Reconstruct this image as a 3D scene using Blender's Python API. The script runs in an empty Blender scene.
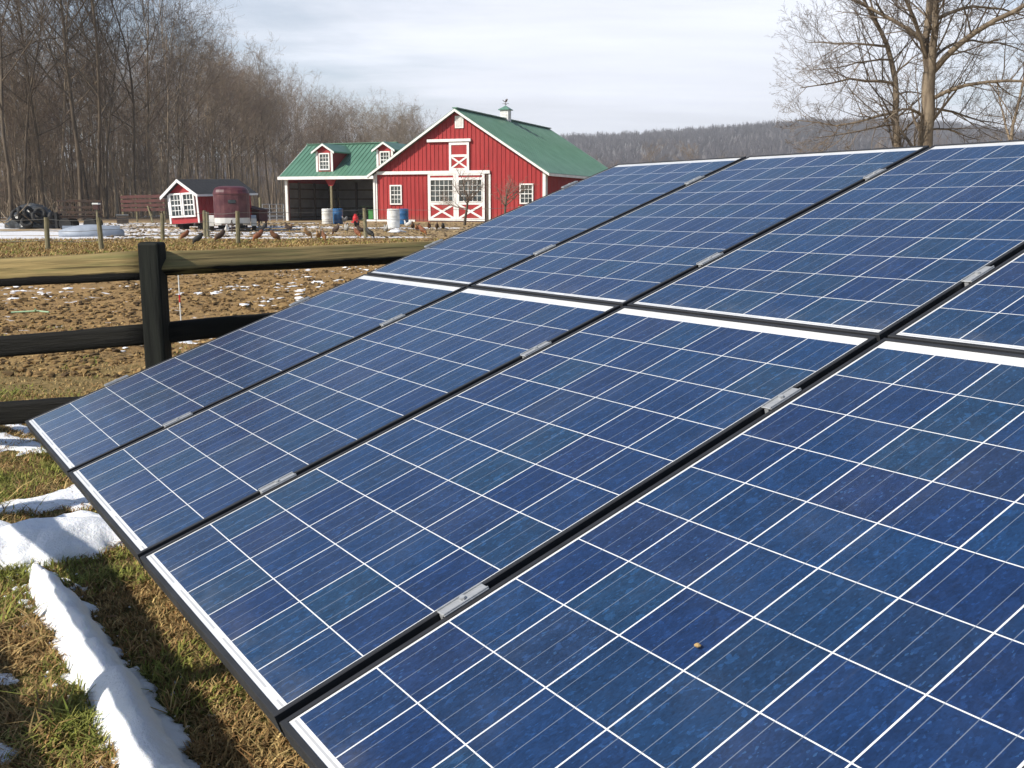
import bpy, bmesh, math, random
import numpy as np
from mathutils import Vector, Matrix

# ---------------------------------------------------------------- scene, camera, world, sun
S = bpy.context.scene
C = S.collection
RAD = math.radians
CAM_H = 1.6
FPX = 1016.63                       # focal length in pixels of the 1024 px wide picture
PITCH = RAD(9.9995)
cam = bpy.data.cameras.new('camera')
cam.sensor_width = 36.0
cam.lens = FPX / 1024 * 36.0
cam.clip_start = 0.05
cam.clip_end = 9000
camo = bpy.data.objects.new('camera', cam)
camo.location = (0, 0, CAM_H)
camo.rotation_euler = (math.pi / 2 - PITCH, 0, 0)
C.objects.link(camo)
S.camera = camo

SUN_TO = np.array([-0.838, -0.546])        # horizontal direction from the scene towards the sun
SUN_TO = SUN_TO / np.linalg.norm(SUN_TO)
SUN_EL = RAD(37)
sd = Vector((SUN_TO[0] * math.cos(SUN_EL), SUN_TO[1] * math.cos(SUN_EL), math.sin(SUN_EL)))
sun = bpy.data.lights.new('sun', 'SUN')
sun.energy = 5.0
sun.specular_factor = 1.0
sun.angle = RAD(0.5)
sun.color = (1.0, 0.94, 0.84)
suno = bpy.data.objects.new('sun', sun)
suno.rotation_euler = sd.to_track_quat('Z', 'Y').to_euler()
suno.location = (-20, -20, 30)
C.objects.link(suno)

S.view_settings.view_transform = 'Standard'
S.view_settings.look = 'None'
S.view_settings.exposure = 0.30
S.view_settings.gamma = 1.0
S.render.engine = 'CYCLES'
S.cycles.max_bounces = 6
S.cycles.transparent_max_bounces = 6


class N:
    """short node writer"""
    def __init__(self, tree):
        self.t = tree
        self.n = tree.nodes
        self.l = tree.links

    def new(self, typ, **kw):
        nd = self.n.new(typ)
        for k, v in kw.items():
            setattr(nd, k, v)
        return nd

    def put(self, sock, v):
        if v is None:
            return
        if hasattr(v, 'is_linked'):
            self.l.new(v, sock)
        elif isinstance(v, (tuple, list)) and sock.type == 'RGBA' and len(v) == 3:
            sock.default_value = (*v, 1)
        else:
            sock.default_value = v

    def m(self, op, a, b=None, c=None, clamp=False):
        nd = self.new('ShaderNodeMath', operation=op)
        nd.use_clamp = clamp
        for i, v in enumerate((a, b, c)):
            self.put(nd.inputs[i], v)
        return nd.outputs[0]

    def mix(self, f, a, b, blend='MIX'):
        nd = self.new('ShaderNodeMix', data_type='RGBA', blend_type=blend)
        self.put(nd.inputs[0], f)
        self.put(nd.inputs[6], a)
        self.put(nd.inputs[7], b)
        return nd.outputs[2]

    def ss(self, x, lo, hi):
        nd = self.new('ShaderNodeMapRange', interpolation_type='SMOOTHSTEP')
        self.put(nd.inputs[0], x)
        nd.inputs[1].default_value = lo
        nd.inputs[2].default_value = hi
        return nd.outputs[0]

    def lin(self, x, lo, hi, a=0., b=1.):
        nd = self.new('ShaderNodeMapRange')
        self.put(nd.inputs[0], x)
        for i, v in enumerate((lo, hi, a, b)):
            nd.inputs[i + 1].default_value = v
        return nd.outputs[0]

    def noise(self, vec, scale, detail=4, rough=0.55, out=0, dist=0.):
        nd = self.new('ShaderNodeTexNoise')
        self.put(nd.inputs['Vector'], vec)
        nd.inputs['Scale'].default_value = scale
        nd.inputs['Detail'].default_value = detail
        nd.inputs['Roughness'].default_value = rough
        nd.inputs['Distortion'].default_value = dist
        return nd.outputs[out]

    def voro(self, vec, scale, out='Color', feature='F1'):
        nd = self.new('ShaderNodeTexVoronoi', feature=feature)
        self.put(nd.inputs['Vector'], vec)
        nd.inputs['Scale'].default_value = scale
        return nd.outputs[out]

    def vec(self, x, y, z=0.):
        nd = self.new('ShaderNodeCombineXYZ')
        for i, v in enumerate((x, y, z)):
            self.put(nd.inputs[i], v)
        return nd.outputs[0]

    def sep(self, v):
        nd = self.new('ShaderNodeSeparateXYZ')
        self.put(nd.inputs[0], v)
        return nd.outputs

    def scale(self, v, s):
        nd = self.new('ShaderNodeVectorMath', operation='MULTIPLY')
        self.put(nd.inputs[0], v)
        nd.inputs[1].default_value = s
        return nd.outputs[0]

    def bump(self, h, strength=0.3, dist=0.02, normal=None):
        nd = self.new('ShaderNodeBump')
        nd.inputs['Strength'].default_value = strength
        nd.inputs['Distance'].default_value = dist
        self.put(nd.inputs['Height'], h)
        if normal is not None:
            self.put(nd.inputs['Normal'], normal)
        return nd.outputs[0]


# world: clear Nishita sky with a thin bright sheet of cloud over the north
W = bpy.data.worlds.new('World')
S.world = W
W.use_nodes = True
wt = W.node_tree
wt.nodes.clear()
w = N(wt)
sky = w.new('ShaderNodeTexSky', sky_type='NISHITA')
sky.sun_disc = False
sky.sun_elevation = SUN_EL
sky.sun_rotation = math.atan2(SUN_TO[0], SUN_TO[1])
sky.air_density = 1.0
sky.dust_density = 0.6
sky.ozone_density = 2.0
gen = w.new('ShaderNodeTexCoord').outputs['Generated']
dx, dy, dz = w.sep(gen)
den = w.m('ADD', w.m('MAXIMUM', dz, 0.0), 0.10)
pxy = w.vec(w.m('DIVIDE', dx, den), w.m('MULTIPLY', w.m('DIVIDE', dy, den), 1.0), 0.0)
n1 = w.noise(pxy, 0.55, 7, 0.58, dist=0.6)
n2 = w.noise(w.scale(pxy, (0.35, 1.0, 1.0)), 1.6, 6, 0.6)
cover = w.m('ADD', w.m('MULTIPLY', n1, 0.9), w.m('MULTIPLY', n2, 0.35))
# denser to the north-east, thinning to the west, clear to the south
bias = w.m('ADD', w.m('MULTIPLY', w.ss(dx, -0.32, 0.14), 0.44), w.m('MULTIPLY', w.ss(dy, -0.35, 0.75), 0.34))
bias = w.m('SUBTRACT', bias, w.m('MULTIPLY', w.ss(dz, 0.19, 0.40), 0.62))
bias = w.m('SUBTRACT', bias, w.m('MULTIPLY', w.ss(dx, 0.25, 0.46), 0.34))
cmask = w.ss(w.m('ADD', cover, bias), 0.76, 1.30)
shade = w.lin(n2, 0.32, 0.68, 0.88, 1.05)
cloudcol = w.mix(1.0, (0.790, 0.822, 0.905), w.vec(shade, shade, shade), 'MULTIPLY')
bg1 = w.new('ShaderNodeBackground')
w.put(bg1.inputs[0], sky.outputs[0])
bg1.inputs[1].default_value = 0.100
bg2 = w.new('ShaderNodeBackground')
w.put(bg2.inputs[0], cloudcol)
bg2.inputs[1].default_value = 1.17
mx = w.new('ShaderNodeMixShader')
w.put(mx.inputs[0], w.m('MULTIPLY', cmask, 0.97))
w.l.new(bg1.outputs[0], mx.inputs[1])
w.l.new(bg2.outputs[0], mx.inputs[2])
wo = w.new('ShaderNodeOutputWorld')
w.l.new(mx.outputs[0], wo.inputs[0])

# ---------------------------------------------------------------- pixel helpers (for measuring places only)
_X = np.array([1., 0, 0])
_F = np.array([0, math.cos(PITCH), -math.sin(PITCH)])
_D = np.array([0, -math.sin(PITCH), -math.cos(PITCH)])
_O = np.array([0, 0, CAM_H])


def ray(x, y):
    return ((x - 512) / FPX) * _X + ((y - 384) / FPX) * _D + _F


def at(x, y, Y):
    r = ray(x, y)
    return _O + r * (Y / r[1])


def gnd(x, y, z=0.):
    r = ray(x, y)
    return _O + r * ((z - CAM_H) / r[2])


def sstep(x, a, b):
    t = np.clip((np.asarray(x, float) - a) / (b - a), 0, 1)
    return t * t * (3 - 2 * t)


# cheap value noise in numpy
_rn = np.random.RandomState(7)
_tab = _rn.rand(256, 256)


def vnoise(x, y):
    xi = np.floor(x).astype(int)
    yi = np.floor(y).astype(int)
    fx = x - xi
    fy = y - yi
    fx = fx * fx * (3 - 2 * fx)
    fy = fy * fy * (3 - 2 * fy)
    g = lambda i, j: _tab[i & 255, j & 255]
    return (g(xi, yi) * (1 - fx) + g(xi + 1, yi) * fx) * (1 - fy) + (g(xi, yi + 1) * (1 - fx) + g(xi + 1, yi + 1) * fx) * fy


def fbm(x, y, o=4):
    s = 0
    a = 0.5
    for i in range(o):
        s = s + a * (vnoise(x * 2 ** i + 17 * i, y * 2 ** i + 31 * i) - 0.5)
        a *= 0.5
    return s


def crest(az):
    """hill crest height as a function of x/y direction"""
    k = [-2.0, -0.9, -0.3, 0.05, 0.10, 0.18, 0.28, 0.36, 0.49, 0.8, 2.0]
    h = [20, 26, 44, 73, 76, 82, 94, 94, 78, 60, 40]
    return np.interp(az, k, h)


def zt(x, y):
    x = np.asarray(x, float)
    y = np.asarray(y, float)
    z = 0.52 * np.clip((y - 9) / 52, 0, 1)
    z = z + 0.03 * fbm(x * 0.25, y * 0.25, 3) * sstep(y, 9, 16) * (1 - sstep(y, 46, 60))
    az = x / np.maximum(y, 40)
    up = sstep(y, 330, 1350)
    hill = crest(az) * up * (1 + 0.22 * fbm(x * 0.004 + 5, y * 0.004, 4)) * (1 - 0.35 * sstep(y, 1450, 2600))
    z = z + np.where(y > 330, hill, 0)
    # plough clods in the paddock
    pad = sstep(y, 8.0, 9.5) * (1 - sstep(y, 27, 33))
    z = z + pad * (0.13 * fbm(x * 2.2, y * 2.2, 4) + 0.09 * fbm(x * 6.1 + 3, y * 6.1, 3))
    return z


def ztf(x, y):
    return float(zt(np.array([x]), np.array([y]))[0])


# ---------------------------------------------------------------- mesh helpers
class MB:
    def __init__(self):
        self.V = []
        self.F = []
        self.M = []
        self.n = 0
        self.UV = []
        self.col = []

    def add(self, V, F, m=0, uv=None, col=None):
        V = np.asarray(V, float).reshape(-1, 3)
        self.V.append(V)
        if isinstance(F, np.ndarray):
            self.F.append(F + self.n)
            self.M.append(np.full(len(F), m))
        else:
            for f in F:
                self.F.append(np.asarray([f]) + self.n)
                self.M.append(np.array([m]))
        if col is not None:
            self.col.append(np.asarray(col, float))
        self.n += len(V)
        return self

    def quad(self, a, b, c, d, m=0):
        return self.add([a, b, c, d], np.array([[0, 1, 2, 3]]), m)

    def box(self, c, s, m=0, R=None):
        x, y, z = np.asarray(s, float) / 2
        V = np.array([[-x, -y, -z], [x, -y, -z], [x, y, -z], [-x, y, -z], [-x, -y, z], [x, -y, z], [x, y, z], [-x, y, z]])
        if R is not None:
            V = V @ np.asarray(R).T
        F = np.array([[0, 3, 2, 1], [4, 5, 6, 7], [0, 1, 5, 4], [1, 2, 6, 5], [2, 3, 7, 6], [3, 0, 4, 7]])
        return self.add(V + np.asarray(c, float), F, m)

    def bar(self, a, b, wd, th, up=(0, 0, 1), m=0):
        """beam from a to b, section wd (sideways) x th (along up)"""
        a = np.asarray(a, float)
        b = np.asarray(b, float)
        t = b - a
        L = np.linalg.norm(t)
        t = t / L
        u = np.asarray(up, float)
        s = np.cross(t, u)
        if np.linalg.norm(s) < 1e-6:
            s = np.cross(t, [1, 0, 0])
        s /= np.linalg.norm(s)
        u = np.cross(s, t)
        R = np.stack([s, t, u], 1)
        return self.box((a + b) / 2, (wd, L, th), m, R)

    def bbox(self, c, s, bev=0.01, m=0, R=None, seg=1):
        bm = bmesh.new()
        bmesh.ops.create_cube(bm, size=1)
        for v in bm.verts:
            v.co = Vector((v.co.x * s[0], v.co.y * s[1], v.co.z * s[2]))
        bmesh.ops.bevel(bm, geom=bm.edges[:], offset=bev, segments=seg, affect='EDGES', profile=0.5)
        bm.verts.index_update()
        V = np.array([v.co[:] for v in bm.verts])
        F = [[v.index for v in f.verts] for f in bm.faces]
        bm.free()
        if R is not None:
            V = V @ np.asarray(R).T
        return self.add(V + np.asarray(c, float), F, m)

    def tubes(self, P, Rr, n=5, m=0, cap=False):
        """P (B,K,3) polylines, Rr (B,K) radii"""
        P = np.asarray(P, float)
        if P.ndim == 2:
            P = P[None]
        Rr = np.asarray(Rr, float)
        if Rr.ndim == 1:
            Rr = Rr[None]
        B, K, _ = P.shape
        T = np.gradient(P, axis=1)
        T /= np.linalg.norm(T, axis=2, keepdims=True) + 1e-12
        mean = P[:, -1] - P[:, 0]
        mean /= np.linalg.norm(mean, axis=1, keepdims=True) + 1e-12
        ref = np.where(np.abs(mean[:, 2:3]) > 0.8, np.array([[1., 0.2, 0]]), np.array([[0., 0.1, 1.]]))[:, None, :]
        A = np.cross(T, ref)
        A /= np.linalg.norm(A, axis=2, keepdims=True) + 1e-12
        Bn = np.cross(T, A)
        an = np.arange(n) * 2 * np.pi / n
        V = P[:, :, None, :] + Rr[:, :, None, None] * (np.cos(an)[None, None, :, None] * A[:, :, None, :] + np.sin(an)[None, None, :, None] * Bn[:, :, None, :])
        idx = np.arange(B * K * n).reshape(B, K, n)
        a = idx[:, :-1, :]
        b = idx[:, 1:, :]
        F = np.stack([a, np.roll(a, -1, 2), np.roll(b, -1, 2), b], -1).reshape(-1, 4)
        self.add(V.reshape(-1, 3), F, m)
        if cap:
            base = self.n - B * K * n
            for q in range(B):
                self.F.append(np.array([list(idx[q, 0, ::-1] + base)]))
                self.F.append(np.array([list(idx[q, -1] + base)]))
                self.M += [np.array([m]), np.array([m])]
        return self

    def tube(self, pts, r, n=8, m=0, cap=True):
        pts = np.asarray(pts, float)
        r = np.full(len(pts), r) if np.isscalar(r) else np.asarray(r, float)
        return self.tubes(pts[None], r[None], n, m, cap)

    def loft(self, rings, m=0, cap=True, close=True):
        """rings: list of (n,3) arrays"""
        R = np.asarray(rings, float)
        K, n, _ = R.shape
        idx = np.arange(K * n).reshape(K, n)
        a = idx[:-1]
        b = idx[1:]
        F = np.stack([a, np.roll(a, -1, 1), np.roll(b, -1, 1), b], -1)
        if not close:
            F = F[:, :-1]
        base = self.n
        self.add(R.reshape(-1, 3), F.reshape(-1, 4), m)
        if cap:
            self.F.append(np.array([list(idx[0, ::-1] + base)]))
            self.F.append(np.array([list(idx[-1] + base)]))
            self.M += [np.array([m]), np.array([m])]
        return self

    def lathe(self, prof, c=(0, 0, 0), n=20, m=0):
        an = np.arange(n) * 2 * np.pi / n
        rings = [np.stack([r * np.cos(an), r * np.sin(an), np.full(n, z)], 1) + np.asarray(c, float) for r, z in prof]
        return self.loft(rings, m)

    def prism(self, poly, e, m=0):
        """planar polygon (list of 3D points) extruded by vector e"""
        p = np.asarray(poly, float)
        k = len(p)
        V = np.concatenate([p, p + np.asarray(e, float)])
        F = [list(range(k))[::-1], list(range(k, 2 * k))]
        for i in range(k):
            j = (i + 1) % k
            F.append([i, j, k + j, k + i])
        return self.add(V, F, m)

    def build(self, name, mats, parent=None, smooth=False, loc=None):
        me = bpy.data.meshes.new(name)
        V = np.concatenate(self.V).astype(np.float32)
        lt = np.concatenate([np.full(f.shape[0], f.shape[1]) for f in self.F]).astype(np.int32)
        lv = np.concatenate([f.ravel() for f in self.F]).astype(np.int32)
        me.vertices.add(len(V))
        me.vertices.foreach_set('co', V.ravel())
        me.loops.add(len(lv))
        me.loops.foreach_set('vertex_index', lv)
        me.polygons.add(len(lt))
        st = np.concatenate([[0], np.cumsum(lt)[:-1]]).astype(np.int32)
        me.polygons.foreach_set('loop_start', st)
        me.polygons.foreach_set('loop_total', lt)
        mats = mats if isinstance(mats, (list, tuple)) else [mats]
        for mt in mats:
            me.materials.append(mt)
        me.polygons.foreach_set('material_index', np.concatenate(self.M).astype(np.int32))
        me.polygons.foreach_set('use_smooth', np.full(len(lt), bool(smooth)))
        me.update(calc_edges=True)
        me.validate()
        if self.col:
            ca = me.color_attributes.new('tint', 'FLOAT_COLOR', 'POINT')
            cc = np.concatenate(self.col)
            ca.data.foreach_set('color', np.concatenate([cc, np.ones((len(cc), 1))], 1).astype(np.float32).ravel())
        o = bpy.data.objects.new(name, me)
        C.objects.link(o)
        if parent is not None:
            o.parent = parent
        if loc is not None:
            o.location = loc
        return o


def fixn(o):
    bm = bmesh.new()
    bm.from_mesh(o.data)
    bmesh.ops.recalc_face_normals(bm, faces=bm.faces[:])
    bm.to_mesh(o.data)
    bm.free()
    return o


def empty(name, label, cat, loc=(0, 0, 0), rz=0., group=None):
    o = bpy.data.objects.new(name, None)
    o.empty_display_size = 0.2
    C.objects.link(o)
    o.location = loc
    o.rotation_euler = (0, 0, rz)
    return tag(o, label, cat, group)


def tag(o, label, cat, group=None, kind=None):
    o['label'] = label
    o['category'] = cat
    if group:
        o['group'] = group
    if kind:
        o['kind'] = kind
    return o


def copy_tree(o, label=None):
    r = o.copy()
    C.objects.link(r)
    if label:
        r['label'] = label
    for ch in list(o.children):
        c = ch.copy()
        C.objects.link(c)
        c.parent = r
        for g in list(ch.children):
            d = g.copy()
            C.objects.link(d)
            d.parent = c
    return r


# ---------------------------------------------------------------- materials
def mat(name):
    m = bpy.data.materials.new(name)
    m.use_nodes = True
    m.node_tree.nodes.clear()
    n = N(m.node_tree)
    b = n.new('ShaderNodeBsdfPrincipled')
    o = n.new('ShaderNodeOutputMaterial')
    n.l.new(b.outputs[0], o.inputs[0])
    return m, n, b


def simple(name, c1, c2=None, scale=6., rough=0.6, metal=0., spec=0.4, bump=0., bscale=None, stretch=(1, 1, 1), detail=5):
    m, n, b = mat(name)
    oc = n.scale(n.new('ShaderNodeTexCoord').outputs['Object'], stretch)
    f = n.noise(oc, scale, detail, 0.6)
    if c2 is None:
        c2 = tuple(0.75 * v for v in c1)
    n.put(b.inputs['Base Color'], n.mix(n.ss(f, 0.35, 0.68), c1, c2))
    n.put(b.inputs['Roughness'], n.lin(f, 0.2, 0.8, rough - 0.08, rough + 0.08))
    b.inputs['Metallic'].default_value = metal
    b.inputs['Specular IOR Level'].default_value = spec
    if bump:
        n.put(b.inputs['Normal'], n.bump(n.noise(oc, bscale or scale * 4, 5, 0.65), bump, 0.02))
    return m


M = {}
def redmat():
    m, n, b = mat('red_siding')
    oc = n.new('ShaderNodeTexCoord').outputs['Object']
    f = n.noise(n.scale(oc, (3, 3, 0.3)), 1.3, 5, 0.6)
    f2 = n.noise(oc, 0.5, 4, 0.6)
    c = n.mix(n.ss(f, 0.33, 0.70), (0.355, 0.027, 0.027), (0.265, 0.018, 0.019))
    c = n.mix(n.m('MULTIPLY', n.ss(f2, 0.45, 0.75), 0.35), c, (0.38, 0.050, 0.045))
    x, y, z = n.sep(oc)
    splash = n.m('SUBTRACT', 1.0, n.ss(n.m('ADD', z, n.m('MULTIPLY', n.m('SUBTRACT', f, 0.5), 0.8)), 0.05, 0.55))
    c = n.mix(n.m('MULTIPLY', splash, 0.45), c, (0.20, 0.10, 0.06))
    n.put(b.inputs['Base Color'], c)
    b.inputs['Roughness'].default_value = 0.6
    b.inputs['Specular IOR Level'].default_value = 0.3
    return m


M['red'] = redmat()
M['white'] = simple('white_trim', (0.78, 0.78, 0.76), (0.68, 0.67, 0.64), 2.5, 0.5)
M['dormer_red'] = M['red']
M['dark_int'] = simple('dark_timber_gap_shade', (0.10, 0.075, 0.055), (0.06, 0.045, 0.035), 3, 0.8)
M['tin'] = simple('bare_metal_sheet', (0.24, 0.25, 0.25), (0.17, 0.17, 0.165), 1.2, 0.55, metal=0.2)
M['shingle'] = simple('black_shingle', (0.030, 0.030, 0.033), (0.05, 0.05, 0.052), 8, 0.85, bump=0.3)
M['coop_red'] = simple('coop_red', (0.33, 0.024, 0.028), (0.25, 0.018, 0.022), 2, 0.6)
M['black'] = simple('black_rubber', (0.018, 0.018, 0.018), (0.03, 0.028, 0.026), 5, 0.75)
M['steel'] = simple('galvanised_steel', (0.48, 0.49, 0.49), (0.36, 0.37, 0.38), 20, 0.42, metal=0.75)
M['alu'] = simple('brushed_clamp_aluminium', (0.46, 0.47, 0.48), (0.36, 0.37, 0.38), 40, 0.45, metal=0.35, stretch=(1, 8, 1))
M['postwood'] = simple('weathered_post', (0.24, 0.21, 0.12), (0.12, 0.105, 0.065), 6, 0.85, bump=0.4, stretch=(3, 3, 0.6))
M['blue'] = simple('blue_plastic', (0.025, 0.12, 0.29), (0.02, 0.09, 0.22), 3, 0.4)
M['wplastic'] = simple('white_plastic', (0.72, 0.72, 0.70), (0.58, 0.57, 0.52), 3, 0.45)
M['redplastic'] = simple('red_plastic', (0.55, 0.02, 0.025), (0.45, 0.02, 0.02), 5, 0.4)
M['green'] = simple('green_paint', (0.04, 0.20, 0.045), (0.03, 0.14, 0.03), 5, 0.5)
M['greenwood'] = simple('green_boards', (0.10, 0.16, 0.07), (0.07, 0.11, 0.05), 5, 0.7)
M['boat'] = simple('pale_blue_grey_hull', (0.33, 0.37, 0.43), (0.25, 0.28, 0.33), 2, 0.5)
M['tarp'] = simple('black_tarp', (0.014, 0.015, 0.016), (0.045, 0.05, 0.055), 2.2, 0.33, bump=0.8, bscale=5)
M['rust'] = simple('dark_rusty_iron', (0.035, 0.025, 0.02), (0.075, 0.04, 0.025), 6, 0.8)
M['fadedred'] = simple('faded_red_boards', (0.085, 0.026, 0.023), (0.05, 0.022, 0.018), 3, 0.8)
M['sack'] = simple('white_sheet', (0.80, 0.80, 0.82), (0.66, 0.67, 0.7), 4, 0.7, bump=0.4)
M['wire'] = simple('grey_wire', (0.20, 0.20, 0.19), (0.14, 0.13, 0.12), 3, 0.6, metal=0.4)
M['frame'] = simple('dark_grey_anodised_frame', (0.036, 0.037, 0.041), (0.027, 0.028, 0.031), 8, 0.5, metal=0.1, spec=0.25)
M['bark'] = simple('grey_brown_bark', (0.330, 0.256, 0.178), (0.160, 0.124, 0.086), 2.0, 0.9, bump=0.5, bscale=9, stretch=(2.4, 2.4, 0.4))
M['bark_dark'] = simple('dark_bark', (0.135, 0.102, 0.068), (0.070, 0.053, 0.037), 2.0, 0.9, bump=0.5, bscale=9, stretch=(2.4, 2.4, 0.4))
M['bark_tan'] = simple('tan_bark', (0.235, 0.185, 0.130), (0.120, 0.090, 0.064), 3.0, 0.9, bump=0.6, bscale=14, stretch=(2.4, 2.4, 0.35))
M['twig'] = simple('brown_twigs', (0.270, 0.204, 0.140), (0.182, 0.138, 0.096), 0.6, 0.85)
M['twig_red'] = simple('reddish_twigs', (0.250, 0.182, 0.138), (0.175, 0.130, 0.100), 0.6, 0.85)
M['twig_tan'] = simple('tan_twigs', (0.300, 0.245, 0.170), (0.21, 0.168, 0.118), 0.6, 0.85)
M['twig_dark'] = simple('dark_brown_twigs', (0.165, 0.128, 0.095), (0.115, 0.090, 0.068), 0.6, 0.85)
M['farwood'] = simple('far_winter_wood', (0.150, 0.134, 0.142), (0.105, 0.093, 0.100), 0.02, 0.95)
M['copper'] = simple('green_copper', (0.13, 0.26, 0.20), (0.10, 0.2, 0.16), 5, 0.5)

# metal roof: standing ribs come from geometry, slight streaks
M['roof'] = simple('green_metal_roof', (0.100, 0.215, 0.148), (0.083, 0.185, 0.125), 0.9, 0.36, spec=0.5, stretch=(1, 1, 1))


def glassmat(name, c):
    m, n, b = mat(name)
    oc = n.new('ShaderNodeTexCoord').outputs['Object']
    f = n.noise(oc, 1.3, 3)
    n.put(b.inputs['Base Color'], n.mix(n.ss(f, 0.4, 0.62), c, tuple(2.6 * v for v in c)))
    b.inputs['Roughness'].default_value = 0.12
    b.inputs['Specular IOR Level'].default_value = 0.5
    return m


M['pane'] = glassmat('dark_window_glass', (0.020, 0.026, 0.028))


def snowmat():
    m, n, b = mat('snow')
    oc = n.new('ShaderNodeTexCoord').outputs['Object']
    f = n.noise(oc, 5, 6, 0.65)
    g = n.noise(oc, 60, 4, 0.7)
    dirt = n.ss(n.noise(oc, 16, 6, 0.7), 0.66, 0.78)
    c = n.mix(n.ss(f, 0.3, 0.7), (0.92, 0.93, 0.955), (0.85, 0.87, 0.91))
    c = n.mix(n.m('MULTIPLY', dirt, 0.5), c, (0.36, 0.30, 0.22))
    n.put(b.inputs['Base Color'], c)
    b.inputs['Roughness'].default_value = 0.75
    b.inputs['Subsurface Weight'].default_value = 0.25
    b.inputs['Subsurface Radius'].default_value = (0.03, 0.035, 0.045)
    b.inputs['Subsurface Scale'].default_value = 0.6
    h = n.m('ADD', n.m('MULTIPLY', f, 0.7), n.m('MULTIPLY', g, 0.25))
    n.put(b.inputs['Normal'], n.bump(h, 0.85, 0.035))
    return m


M['snow'] = snowmat()


def groundmat():
    m, n, b = mat('ground')
    oc = n.new('ShaderNodeTexCoord').outputs['Object']
    x, y, z = n.sep(oc)
    big = n.noise(oc, 0.35, 5, 0.6)
    mid = n.noise(oc, 2.2, 6, 0.65)
    fine = n.noise(oc, 14, 6, 0.7)
    vfine = n.noise(oc, 55, 4, 0.7)
    # lawn near the array
    lawn = n.mix(n.ss(mid, 0.38, 0.62), (0.210, 0.145, 0.060), (0.110, 0.115, 0.030))
    lawn = n.mix(n.ss(fine, 0.52, 0.72), lawn, (0.040, 0.026, 0.014))
    # paddock mud and matted straw
    mud = n.mix(n.ss(fine, 0.40, 0.62), (0.345, 0.215, 0.092), (0.225, 0.134, 0.058))
    mud = n.mix(n.ss(vfine, 0.45, 0.7), mud, (0.44, 0.305, 0.135))
    mud = n.mix(n.m('MULTIPLY', n.ss(mid, 0.52, 0.70), 0.75), mud, (0.115, 0.076, 0.038))
    yb = n.m('ADD', y, n.m('MULTIPLY', n.m('SUBTRACT', big, 0.5), 5.0))
    ground = n.mix(n.ss(n.m('ADD', y, n.m('MULTIPLY', n.m('SUBTRACT', mid, 0.5), 3.0)), 8.2, 11.0), lawn, mud)
    nearstraw = n.mix(n.ss(fine, 0.42, 0.66), (0.300, 0.215, 0.095), (0.185, 0.140, 0.052))
    sm = n.m('MULTIPLY', n.ss(y, 7.0, 8.2), n.m('SUBTRACT', 1.0, n.ss(yb, 9.6, 12.0)))
    ground = n.mix(n.m('MULTIPLY', sm, 0.75), ground, nearstraw)
    # tan grass strip
    strip = n.mix(n.ss(mid, 0.4, 0.65), (0.42, 0.31, 0.115), (0.26, 0.215, 0.070))
    strip = n.mix(n.m('MULTIPLY', n.ss(fine, 0.5, 0.72), 0.5), strip, (0.10, 0.075, 0.03))
    ground = n.mix(n.ss(yb, 25.5, 30.0), ground, strip)
    # yard: gravel and straw
    yard = n.mix(n.ss(fine, 0.4, 0.65), (0.40, 0.285, 0.150), (0.24, 0.165, 0.085))
    yard = n.mix(n.ss(n.noise(n.scale(oc, (0.4, 1.4, 1)), 1.4, 5, 0.6), 0.50, 0.70), yard, (0.26, 0.17, 0.075))
    ground = n.mix(n.ss(yb, 36.0, 39.0), ground, yard)
    # leaf litter under the wood and beyond
    litter = n.mix(n.ss(fine, 0.38, 0.62), (0.24, 0.165, 0.095), (0.135, 0.092, 0.055))
    ground = n.mix(n.ss(n.m('ADD', y, n.m('MULTIPLY', x, -0.15)), 70.0, 76.0), ground, litter)
    hillc = n.mix(n.ss(n.noise(oc, 0.012, 6, 0.6), 0.45, 0.62), (0.140, 0.120, 0.116), (0.20, 0.185, 0.185))
    ground = n.mix(n.ss(y, 260.0, 420.0), ground, hillc)
    # snow: lanes left of and before the buildings, scraps on the paddock
    st = n.noise(n.scale(oc, (0.22, 1.0, 1.0)), 0.30, 4, 0.5)
    st2 = n.noise(n.scale(oc, (0.6, 1.5, 1.0)), 1.6, 5, 0.65)
    lane = n.m('MULTIPLY', n.ss(y, 36.5, 39.0), n.m('SUBTRACT', 1.0, n.ss(y, 60.0, 64.0)))
    west = n.m('MULTIPLY', n.ss(n.m('MULTIPLY', x, -1.0), 5.5, 13.0), 0.12)
    east = n.m('MULTIPLY', n.ss(x, -4.0, 0.0), 0.3)
    sv = n.m('SUBTRACT', n.m('ADD', n.m('ADD', n.m('MULTIPLY', st, 0.85), n.m('MULTIPLY', st2, 0.15)), west), east)
    s1 = n.m('MULTIPLY', lane, n.ss(sv, 0.560, 0.590))
    scr = n.noise(n.scale(oc, (0.8, 1.25, 1.0)), 2.6, 5, 0.6)
    padm = n.m('MULTIPLY', n.ss(y, 10.5, 12.5), n.m('SUBTRACT', 1.0, n.ss(y, 24.0, 28.0)))
    s2 = n.m('MULTIPLY', padm, n.ss(n.m('ADD', scr, n.m('MULTIPLY', n.m('SUBTRACT', big, 0.5), 0.30)), 0.625, 0.680))
    wood = n.m('MULTIPLY', n.ss(y, 70., 78.), n.ss(n.noise(oc, 0.12, 5, 0.6), 0.56, 0.62))
    wood = n.m('MULTIPLY', wood, n.m('SUBTRACT', 1.0, n.ss(y, 260., 300.)))
    snow = n.m('MAXIMUM', n.m('MAXIMUM', s1, s2), wood)
    ground = n.mix(n.m('MULTIPLY', snow, n.lin(fine, 0.35, 0.65, 1.0, 0.72)), ground, (0.80, 0.81, 0.85))
    n.put(b.inputs['Base Color'], ground)
    b.inputs['Roughness'].default_value = 0.95
    b.inputs['Specular IOR Level'].default_value = 0.15
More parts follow.
